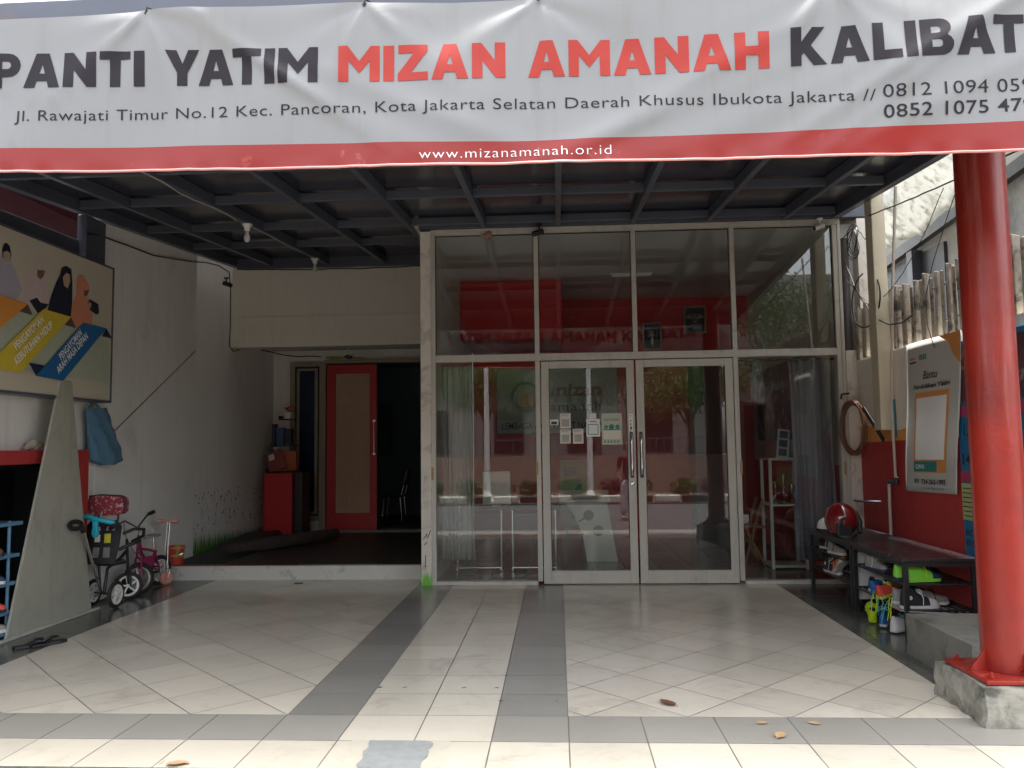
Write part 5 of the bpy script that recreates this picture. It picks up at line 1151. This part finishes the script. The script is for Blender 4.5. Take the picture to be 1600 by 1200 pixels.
def rough_box(x0, x1, y0, y1, z0, z1, n, amp, seed, chamf=.0):
    bm = bmesh.new(); bmesh.ops.create_cube(bm, size=1); bmesh.ops.subdivide_edges(bm, edges=bm.edges[:], cuts=n, use_grid_fill=True)
    rr = random.Random(seed); m = MB(); bm.verts.ensure_lookup_table()
    from mathutils import noise
    vs = []
    for v in bm.verts:
        p = Vector((x0+(v.co.x+.5)*(x1-x0), y0+(v.co.y+.5)*(y1-y0), z0+(v.co.z+.5)*(z1-z0)))
        c = Vector(((x0+x1)/2, (y0+y1)/2, (z0+z1)/2)); t = v.co.z+.5
        p.x = c.x+(p.x-c.x)*(1-chamf*t); p.y = c.y+(p.y-c.y)*(1-chamf*t)
        q = noise.noise_vector(p*9)*amp + noise.noise_vector(p*23)*amp*.5
        if t > .99: q.z *= .2; 
        vs.append(p+q)
    idx = {v: i for i, v in enumerate(bm.verts)}
    m.add(vs, [tuple(idx[v] for v in f.verts) for f in bm.faces], 0, True); bm.free(); return m
tag(rough_box(2.22, 3.2, 4.50, 5.10, -.05, .20, 14, .022, 1, .04).build('column_plinth', plinth_m), 'rough chipped concrete plinth under the red column', 'plinth')
tag(rough_box(2.46, 3.24, 5.12, 6.05, -.02, .28, 10, .008, 2).build('concrete_block', concrete), 'low concrete block between the column plinth and the benches', 'block')

# ---------- benches
def bench(y0, y1, label, seatm):
    t = thing('bench', (2.92, (y0+y1)/2, 0), label, 'bench', 'black metal benches with shoe shelves'); x0, x1 = 2.63, 3.17
    m = MB(); m.box(x0-.02, x1+.02, y0-.02, y1+.02, .585, .612); m.build('top', seatm, t, bevel=.004)
    for x in (x0+.015, x1-.015):
        for y in (y0+.015, y1-.015): m = MB(); m.box(x-.018, x+.018, y-.018, y+.018, 0, .548); m.build('leg', black_metal, t, bevel=.002)
    m = MB(); m.box(x0-.003, x1+.003, y0-.003, y1+.003, .549, .584); m.build('apron', black_metal, t)
    for z in (.42, .22):
        m = MB()
        for x in (x0+.015, x1-.015): m.box(x-.010, x+.010, y0+.034, y1-.034, z-.012, z)
        n = 9
        for i in range(n): xx = x0+.04+(x1-x0-.08)*i/(n-1); m.box(xx-.012, xx+.012, y0+.02, y1-.02, z-.024, z-.013)
        m.box(x0+.034, x1-.034, y0+.005, y0+.025, z-.012, z).box(x0+.034, x1-.034, y1-.025, y1-.005, z-.012, z)
        m.build('shelf', black_metal, t)
bench(7.60, 8.80, 'farther black bench carrying the red helmet', black_metal); bench(6.46, 7.56, 'nearer black bench with a red reflection tinted into its top', bench_top_m)
# helmet
hm = thing('helmet', (2.66, 8.05, .613), 'glossy dark red open face motorcycle helmet on the farther bench', 'helmet')
hred = pm('helmet_red', (.15, .006, .008), .18, .12, 6, coat=.6, spec=.6)
m = MB(); c = Vector((2.70, 8.02, .765)); rings = []
for j in range(13):
    ph_ = math.pi*(.02+.80*j/12); r_ = math.sin(ph_); zz = math.cos(ph_)
    rings.append([c+Vector((.152*r_*math.cos(a), .165*r_*math.sin(a), .165*zz)) for a in [i*2*math.pi/28 for i in range(28)]])
m.loft(rings); m.build('shell', hred, hm)
m = MB(); m.poly([(-.055, -.14), (-.058, -.04), (-.03, .02), (.0, .045), (.04, .02), (.075, -.05), (.08, -.14)], lambda u, v, w: (c.x-.03+u+w*.0, c.y-.150-.012*math.cos(u*14)+w*.9+.0, c.z+v+.0), .06); m.build('face_opening', black_m, hm, bevel=.01)
m = MB(); m.loft([[c+Vector((.158*math.cos(a)*s_, .172*math.sin(a)*s_, z)) for a in [R(-75+i*11) for i in range(14)]+[R(68-i*11) for i in range(14)]] for s_, z in ((1.0, -.13), (1.02, -.02), (1.0, .05))], cap=False) if False else m.tube([c+Vector((.15, -.06, -.12)), c+Vector((.165, 0, -.02)), c+Vector((.155, .06, .06)), c+Vector((.13, .10, .09))], [.02, .035, .03, .012], 10)
m.build('visor', black_m, hm)
m = MB(); m.tube([c+Vector((-.08, -.12, -.13)), c+Vector((-.04, -.16, -.148)), c+Vector((.04, -.16, -.148)), c+Vector((.1, -.1, -.13))], .016, 8); m.build('chin_padding', black_m, hm)
cp = thing('cap', (2.72, 8.45, .613), 'white cap with a dark brim behind the red helmet', 'cap')
m = MB(); rings = [[(2.68+.085*math.cos(a)*math.sin(p), 8.42+.095*math.sin(a)*math.sin(p), .645+.11*math.cos(p)) for a in [i*2*math.pi/20 for i in range(20)]] for p in (.05, .4, .8, 1.2, 1.57)]
m.loft(rings); m.build('crown', s_white, cp)
m = MB(); m.lathe([(.09, 0), (.092, .025)], (2.68, 8.42, .618), 20, close=False); m.poly(ell(2.66, 8.33, .07, .06), lambda u, v, w: (u, v, .615+w), .012); m.build('brim', s_black, cp)
# shoes on benches
G = 'shoes on the benches'
# far bench: shelf z .42 and .22 (heel toward the back wall or along)
shoe((2.70, 8.66, .422), R(-70), s_black, s_white, s_white, 'black shoe with white sole at the far end of the far bench upper shelf', group=G)
shoe((2.86, 8.60, .422), R(-60), s_grey, s_white, s_black, 'grey shoe beside the black one on the far bench upper shelf', group=G)
shoe((2.66, 8.28, .422), R(-75), s_grey, s_white, s_black, 'worn grey canvas shoe in the middle of the far bench upper shelf', group=G)
shoe((2.68, 8.15, .235), R(-88), s_or, s_white, s_navy, 'orange and white shoe tilted on the far bench lower shelf', group=G, pitch=R(-35))
shoe((2.66, 8.42, .222), R(-80), s_black, s_white, s_white, 'large black canvas high top on the far bench lower shelf', L=.30, hi=True, group=G, toe=s_white)
shoe((2.84, 8.40, .222), R(-80), s_navy, s_white, s_white, 'navy shoe behind the black high top on the far bench lower shelf', group=G)
# near bench
shoe((2.68, 7.30, .222), R(-70), s_black, s_white, s_white, 'black shoe with white sole at the far end of the near bench lower shelf', group=G)
shoe((2.64, 7.24, .422), R(-75), s_grey, s_navy, s_white, 'grey shoe at the far end of the near bench upper shelf', group=G)
shoe((2.64, 6.72, .222), R(8), s_grey, s_white, s_white, 'light grey shoe with white sole in the middle of the near bench lower shelf', group=G, toe=s_white)
shoe((2.78, 6.98, .422), R(-5), s_brn, s_black, s_black, 'brown shoe at the back of the near bench upper shelf', group=G)
shoe((2.66, 6.52, .422), R(12), s_lime, s_lime, s_yel, 'lime green lace up football shoe on the near bench upper shelf', L=.30, group=G, toe=s_navy)
shoe((2.62, 6.62, .422), R(10), s_lime, s_navy, s_yel, 'second lime green shoe behind the first on the near bench upper shelf', L=.26, group=G)
shoe((2.80, 6.75, .422), R(12), s_navy, s_lime, s_yel, 'navy shoe with lime sole at the back of the near bench upper shelf', group=G)
shoe((2.62, 7.06, .232), R(35), s_blue, s_navy, s_white, 'blue shoe hanging over the edge of the near bench lower shelf', L=.24, group=G, roll=R(-10), pitch=R(-12))
shoe((2.60, 6.90, .222), R(25), s_red, s_yel, s_yel, 'coral red shoe with yellow laces on the near bench lower shelf', L=.24, group=G, pitch=R(-12))
shoe((2.62, 6.52, .222), R(6), s_black, s_white, s_white, 'black and white canvas shoe with a round patch on the near bench lower shelf', L=.30, hi=True, group=G, toe=s_white)
shoe((2.80, 6.68, .222), R(4), s_grey, s_white, s_black, 'grey running shoe behind the canvas shoe on the near bench lower shelf', group=G)
shoe((2.58, 7.00, .012), R(75), s_yel, s_yel, s_yel, 'neon yellow shoe on the floor under the near bench', L=.22, group=G, pitch=R(-30))
shoe((2.60, 6.84, .012), R(60), s_blue, s_white, s_teal, 'blue shoe with teal laces on the floor under the near bench', L=.24, group=G, pitch=R(-22))
shoe((2.60, 6.66, .012), R(30), s_white, s_white, s_teal, 'white shoe on the floor under the near bench', L=.26, group=G)
shoe((2.74, 6.60, .012), R(20), s_black, s_black, s_white, 'black shoe with loose white laces on the floor under the near bench', group=G)
m = MB(); rr = random.Random(8)
for k in range(9):
    p = Vector((2.60+rr.uniform(-.02, .06), 6.62+.055*k, .24+rr.uniform(0, .05))); q = p+Vector((-.04, rr.uniform(-.05, .05), -.20+rr.uniform(-.03, .08)))
    m.tube(sag(p, q, -.04, 8, .008), .0035, 5, mi=k % 2)
tag(m.build('hanging_laces', [s_yel, s_teal]), 'loose yellow and teal shoelaces dangling under the near bench', 'shoelaces')
m = MB(); m.M = Matrix.Translation((2.86, 6.62, .018)) @ Matrix.Rotation(R(-4), 4, 'Z')
for i in range(3): m.obox((.0+.01*i, .0, .175+.006*i), (.50, .30, .004), (R(2*i-2), R(3), R(6*i)))
tag(m.build('newspapers', pm('newsprint', (.48, .46, .42), .8, .15, 10, dirt=((.45, .06, .04), 5, .62, .65, .8))), 'newspaper sheets laid under the shoes of the near bench', 'newspaper')
m = MB(); m.box(2.67, 3.12, 7.568, 7.590, .10, .52); tag(m.build('white_board', pm('white_board_paint', (.62, .62, .58), .6)), 'white board standing between the far and the near bench', 'board')

# ---------- leaves, cement patch
def leaf(x, y, a, s_, c, lab):
    s_ *= 1.25; m = MB(); X = Matrix.Translation((x, y, .004)) @ Matrix.Rotation(a, 4, 'Z') @ Matrix.Rotation(R(random.uniform(-8, 8)), 4, 'X'); m.M = X
    o_ = [(-.5, 0), (-.3, .22), (.0, .32), (.3, .2), (.55, 0), (.3, -.2), (0, -.3), (-.3, -.24)]
    n = len(o_); vs = [(u*s_, v*s_, .25*s_*abs(v)+.1*s_*abs(u)) for u, v in o_]+[(0, 0, .0)]
    m.add(vs, [(i, (i+1) % n, n) for i in range(n)]); m.tube([(-.5*s_, 0, .02), (-.75*s_, .02*s_, .004)], .0015, 4)
    tag(m.build('fallen_leaf', c, fixn=False), lab, 'leaf', 'dry leaves on the tiles')
lb, lb2 = pm('dry_leaf_brown', (.16, .06, .035), .7, .3, 60), pm('dry_leaf_tan', (.42, .26, .13), .7, .25, 60)
leaf(.61, 4.89, 2.1, .105, lb, 'dark brown upright curled leaf on the beige tiles right of centre')
leaf(1.073, 4.56, .3, .05, lb2, 'small tan leaf left of the two others on the grey tile band'); leaf(1.117, 4.37, 1.0, .075, lb2, 'largest tan leaf on the grey tile band'); leaf(1.349, 4.56, -.4, .05, lb2, 'small curled tan leaf right of the others on the grey tile band')
leaf(-1.86, 3.93, .2, .09, lb2, 'orange tan leaf at the front edge of the tiles left of the cement patch')
rr = random.Random(2)
def ragged(cx, cy, wx, wy, jag, n=40):
    out = []
    for i in range(n):
        a = 2*math.pi*i/n; ca, sa = math.cos(a), math.sin(a); k_ = 1/max(abs(ca), abs(sa)); j = 1+rr.uniform(-jag, jag)
        out.append((cx+wx*ca*k_*j, cy+wy*sa*k_*j))
    return out
m = MB(); m.poly([(min(max(a, -1.15), -.39), min(max(b, 3.902), 4.265)) for a, b in ragged(-.83, 4.08, .235, .185, .12)], lambda u, v, w: (u, v, .0025)); 
cpt = thing('cement_patch', (-.83, 4.08, .002), 'grey cement patch with pale smeared edges in the front tile row', 'patch')
m.build('pale_smear', pm('pale_grout_smear', (.50, .46, .36), .7, .05, 8), cpt, fixn=False)
m = MB(); m.poly([(a, min(max(b, 3.903), 4.262)) for a, b in ragged(-.83, 4.08, .155, .185, .09)], lambda u, v, w: (u, v, .0065)); m.build('cement', pm('patch_cement', (.27, .28, .265), .8, .2, 18, bump=.6, dirt=((.05, .05, .05), 22, .68, .72, .8)), cpt, fixn=False)
m = MB()
for x, y in ((-.99, 5.19), (-.62, 5.19), (-.40, 5.19), (-.38, 5.46), (-.37, 4.93), (-.03, 4.93), (-1.13, 5.19), (-1.17, 5.2)):
    m.poly([(x+rr.uniform(-.04, .05)*(1 if i % 2 else .4)*math.cos(i), y+rr.uniform(.003, .018)*math.sin(i*1.05)) for i in range(6)], lambda u, v, w: (u, v, .003))
tag(m.build('tile_chips', pm('chip_dark', (.05, .045, .04), .9), fixn=False), 'dark chipped spots along the joints of the centre tile strip', 'chips')

# ================================================================ ACROSS THE STREET (seen mirrored in the glass)
kw, kb = pm('kerb_white', (.50, .48, .44), .8, .1, 4, dirt=((.2, .18, .15), 6, .6, .75, .5)), pm('kerb_black', (.03, .03, .03), .8, .2, 4)
for i in range(-11, 12):
    x = i*.74; m = MB(); m.box(x-.335, x+.335, -4.72, -4.47, -.058, .13)
    tag(m.build('kerb_block', kw if i % 2 == 0 else kb, bevel=.03), ('white' if i % 2 == 0 else 'black')+' painted block of the kerb across the street', 'kerb block', 'black and white kerb blocks across the street')
ow = thing('street_wall', (0, -9, 0), 'low red brown wall with an iron fence across the street', 'wall')
m = MB(); m.box(-22, 22, -9.2, -9.0, -.06, 1.15, 0); m.build('masonry', [pm('roadside_wall_paint', (.30, .20, .16), .85, .2, 1.5, dirt=((.12, .09, .07), 1.5, .5, .75, .6))], ow)
m = MB()
m.box(-22, 22, -9.12, -9.08, 1.70, 1.73).box(-22, 22, -9.12, -9.08, 1.2, 1.23)
for i in range(176): xx = -22+i*.25; m.box(xx-.01, xx+.01, -9.11, -9.09, 1.15, 1.78)
m.build('railing', steel_dark, ow)
def lamp(x, y, lab):
    t = thing('lamp_post', (x, y, -.06), lab, 'lamp post', 'white lamp posts across the street')
    m = MB(); m.lathe([(.20, 0), (.18, .05), (.10, .25), (.085, .30)], (x, y, -.06), 20); m.build('base', white_pl, t)
    m = MB(); m.lathe([(.085, 0), (.07, 2.5), (.055, 5.6)], (x, y, .24), 20); m.build('post', white_pl, t)
    m = MB(); m.lathe([(.05, 0), (.2, .1), (.24, .25), (.16, .42), (.03, .48)], (x, y, 5.82), 20); m.build('lantern', white_pl, t)
lamp(-2.05, -5.3, 'left white lamp post across the street'); lamp(.90, -5.3, 'right white lamp post across the street')
LM = [pm('leaf_green_a', (.045, .085, .025), .6, .5, 30, transl=.2), pm('leaf_green_b', (.06, .12, .03), .6, .5, 30, transl=.2), pm('leaf_red', (.14, .03, .03), .6, .4, 30)]
def leaves(mb, c, rad, n, s_, rr):
    for _ in range(n):
        d = Vector((rr.gauss(0, 1), rr.gauss(0, 1), rr.gauss(0, 1))).normalized()*(rr.random()**.45)
        p = Vector(c)+Vector((d.x*rad[0], d.y*rad[1], d.z*rad[2])); a = Vector((rr.gauss(0, 1), rr.gauss(0, 1), rr.gauss(0, 1))).normalized(); b = a.orthogonal().normalized()
        mb.add([p-a*s_, p+b*s_*.45, p+a*s_, p-b*s_*.45], [(0, 1, 2, 3)])
def tree(x, y, h, r, lab, seed, mat):
    rr = random.Random(seed); t = thing('street_tree', (x, y, -.06), lab, 'tree', 'trees across the street')
    m = MB(); top = h*.55; m.tube([(x, y, -.06), (x+.05, y, h*.3), (x-.05, y+.1, top)], [.16, .12, .09], 10)
    cl_ = []
    for k in range(7):
        a = k*.9+seed; q = Vector((x+math.cos(a)*r*.6, y+math.sin(a)*r*.6, top+rr.uniform(.1, .5)*h*.6)); cl_.append(q)
        m.tube([(x-.05, y+.1, top*rr.uniform(.75, 1)), ((x+q.x)/2, (y+q.y)/2, (top+q.z)/2+.15), q], [.07, .045, .02], 6)
    m.build('trunk', pm('bark', (.12, .09, .07), .9, .3, 12), t)
    m = MB()
    for q in cl_: leaves(m, q, (r*.55, r*.55, r*.42), 800, .075, rr)
    m.build('crown', mat, t, fixn=False)
for i, (x, y, h, r) in enumerate(((-6.5, -10.8, 6.0, 2.2), (-2.6, -11.2, 5.2, 1.8), (1.4, -11.5, 5.6, 1.9), (4.6, -10.6, 5.0, 2.0), (9, -11.5, 6.5, 2.4), (-11, -11, 6.5, 2.4))):
    tree(x, y, h, r, ['second tree from the end of the wall across the street', 'middle left short tree across the street', 'middle right tree across the street', 'broad low tree across the street', 'tall right end tree across the street', 'tall tree at the far end of the wall across the street'][i], 20+i, LM[i % 2])
tree(6.8, -8.2, 7.5, 2.6, 'big near tree at the right across the street', 33, LM[0])
m = MB(); m.box(8, 17, -21, -16, -.3, 8.5); tag(m.build('grey_building', pm('grey_render', (.25, .25, .24), .85, .2, 1)), 'tall grey building at the right across the street', 'building')
rr = random.Random(6)
for i in range(14):
    x = -7+i*1.05+rr.uniform(-.2, .2); t = thing('shrub', (x, -5.9, -.06), ['low green', 'bright green', 'dark red leaved'][i % 3]+' shrub in the planting bed across the street', 'shrub', 'shrubs in the bed across the street %s' % ['green', 'bright', 'red'][i % 3])
    m = MB()
    for k in range(5): m.tube([(x, -5.9, -.06), (x+rr.uniform(-.2, .2), -5.9+rr.uniform(-.15, .15), .35)], .012, 5)
    m.build('stems', soil, t)
    m = MB(); leaves(m, (x, -5.9, .28), (.42, .35, .26), 260, .07, rr); m.build('foliage', LM[i % 3], t, fixn=False)
hb2 = thing('opposite_house', (0, -16, 0), 'pale two storey house behind the trees across the street', 'house')
m = MB(); m.box(-7, 6, -20, -15, -.3, 5.2); m.build('wall', pm('pale_house_wall', (.34, .32, .29), .8, .1, 1), hb2)
for x in (-5, -2, 1, 4):
    m = MB(); m.box(x-.6, x+.6, -14.998, -14.95, 1.2, 3.0); m.build('window', black_m, hb2)
m = MB(); m.add([(-7.6, -14.4, 5.0), (6.6, -14.4, 5.0), (6.6, -17.5, 6.6), (-7.6, -17.5, 6.6), (-7.6, -20.6, 5.0), (6.6, -20.6, 5.0), (-7.6, -14.4, 5.21), (6.6, -14.4, 5.21), (6.6, -17.5, 6.8), (-7.6, -17.5, 6.8), (-7.6, -20.6, 5.21), (6.6, -20.6, 5.21)],
      [(0, 1, 2, 3), (3, 2, 5, 4), (6, 9, 8, 7), (9, 10, 11, 8), (0, 6, 7, 1), (4, 5, 11, 10), (0, 3, 4, 10, 9, 6), (1, 7, 8, 11, 5, 2)]); m.build('roof', pm('roof_tile_red', (.28, .10, .06), .8, .2, 6), hb2)

# the person standing on the pavement beside the photographer (mirrored in the left door)
per = thing('person', (1.5, .3, -.10), 'standing person in a maroon top and pale floral trousers with a hand on the hip', 'person')
def skin(name, verts, edges, radii, root, mat, parent, sub=2):
    org = WO[parent.name]; me = bpy.data.meshes.new(name); me.from_pydata([Vector(v)-org for v in verts], edges, [])
    o = bpy.data.objects.new(name, me); COL.objects.link(o); o.parent = parent; WO[o.name] = org.copy()
    sk = o.modifiers.new('s', 'SKIN'); sk.use_smooth_shade = True
    for i, r_ in enumerate(radii):
        me.skin_vertices[0].data[i].radius = (r_, r_) if not isinstance(r_, tuple) else r_
        me.skin_vertices[0].data[i].use_root = (i == root)
    sb = o.modifiers.new('d', 'SUBSURF'); sb.levels = sb.render_levels = sub; me.materials.append(mat); return o
skn = pm('skin', (.36, .20, .13), .55, .06, 20)
bx_, by_, bz_ = 1.5, .3, -.1
def P3(x, y, z): return (bx_+x, by_+y, bz_+z)
V = [P3(0, 0, .90), P3(0, 0, 1.05), P3(0, .0, 1.22), P3(0, 0, 1.34), P3(0, .0, 1.42), P3(0, .015, 1.52), P3(0, .01, 1.59),
     P3(.09, 0, .86), P3(.10, .01, .48), P3(.10, 0, .10), P3(.11, .10, .04), P3(-.09, 0, .86), P3(-.11, .01, .48), P3(-.12, 0, .10), P3(-.13, .10, .04),
     P3(.17, 0, 1.33), P3(.30, -.03, 1.10), P3(.18, .07, .97), P3(-.17, 0, 1.33), P3(-.21, 0, 1.07), P3(-.20, .06, .85)]
E_ = [(0, 1), (1, 2), (2, 3), (3, 4), (4, 5), (5, 6), (0, 7), (7, 8), (8, 9), (9, 10), (0, 11), (11, 12), (12, 13), (13, 14), (3, 15), (15, 16), (16, 17), (3, 18), (18, 19), (19, 20)]
RR = [.12, .105, .115, .09, .045, (.075, .09), (.06, .07), .085, .055, .036, .03, .085, .055, .036, .03, .055, .038, .026, .055, .038, .026]
body = skin('body', V, E_, RR, 0, skn, per)
skin('trousers', [P3(0, 0, .94), P3(0, 0, .90), P3(.09, 0, .84), P3(.10, .01, .48), P3(.10, 0, .12), P3(-.09, 0, .84), P3(-.11, .01, .48), P3(-.12, 0, .12)], [(0, 1), (1, 2), (2, 3), (3, 4), (1, 5), (5, 6), (6, 7)], [.125, .135, .10, .078, .085, .10, .078, .085], 1,
     pm('floral_trousers', (.60, .55, .58), .8, .1, 12, dirt=((.2, .1, .2), 16, .58, .62, .7)), per)
skin('blouse', [P3(0, 0, .88), P3(0, 0, 1.05), P3(0, 0, 1.22), P3(0, 0, 1.35), P3(.17, 0, 1.34), P3(.29, -.03, 1.12), P3(-.17, 0, 1.34), P3(-.21, 0, 1.10)], [(0, 1), (1, 2), (2, 3), (3, 4), (4, 5), (3, 6), (6, 7)], [.15, .13, .135, .10, .068, .055, .068, .055], 1, pm('maroon_blouse', (.10, .012, .03), .8), per)
m = MB(); rings = [[P3(.088*math.cos(a)*math.sin(p), .0+.105*math.sin(a)*math.sin(p)-.02, 1.55+.12*math.cos(p)) for a in [R(150+i*12) for i in range(21)]] for p in (.05, .5, .9, 1.3, 1.7, 2.1)]
m.loft(rings, cap=False); hr = m.build('hair', pm('black_hair', (.012, .010, .009), .4), per, fixn=False); hr.modifiers.new('t', 'SOLIDIFY').thickness = .015
m = MB(); m.lathe([(.009, 0), (.006, .004)], P3(-.03, .098, 1.545), 8, (0, 1, 0)); m.lathe([(.009, 0), (.006, .004)], P3(.03, .098, 1.545), 8, (0, 1, 0)); m.obox(P3(0, .10, 1.48), (.04, .008, .008)); m.build('face_features', ink, per)
m = MB(); m.tube([P3(0, .09, 1.55), P3(0, .118, 1.515), P3(0, .10, 1.505)], [.008, .013, .008], 8); m.build('nose', skn, per)
for sx, hx_, hy_, hz_, dz in ((1, .18, .07, .97, -.4), (-1, -.20, .06, .85, -1)):
    for k in range(5):
        b0 = Vector(P3(hx_, hy_, hz_)); sp_ = (k-2)*.015
        d1 = Vector((-.25*sx if dz > -1 else 0, .25 if dz > -1 else .1, dz)).normalized()
        side = Vector((0, 1, 0)) if dz <= -1 else Vector((0, .3, .9)); L_ = (.05, .075, .082, .078, .062)[k]
        q0 = b0+d1*.03+side*sp_; q1 = q0+d1*L_*.55+side*(sp_*.3); q2 = q1+d1*L_*.4+Vector((-.012*sx, 0, 0))
        skin('finger', [b0+side*sp_*.6, q0, q1, q2], [(0, 1), (1, 2), (2, 3)], [.012, .010, .009, .007], 0, skn, per, 1)
for s_ in (-1, 1):
    m = MB(); m.M = Matrix.Translation(P3(.11*s_, .0, .0)) @ Matrix.Rotation(R(85), 4, 'Z'); m.poly([(-.07, -.035), (.08, -.045), (.17, -.03), (.18, .02), (.1, .045), (-.07, .035)], lambda u, v, w: (u, v, w), .03); m.build('sandal', s_brn, per, bevel=.006)
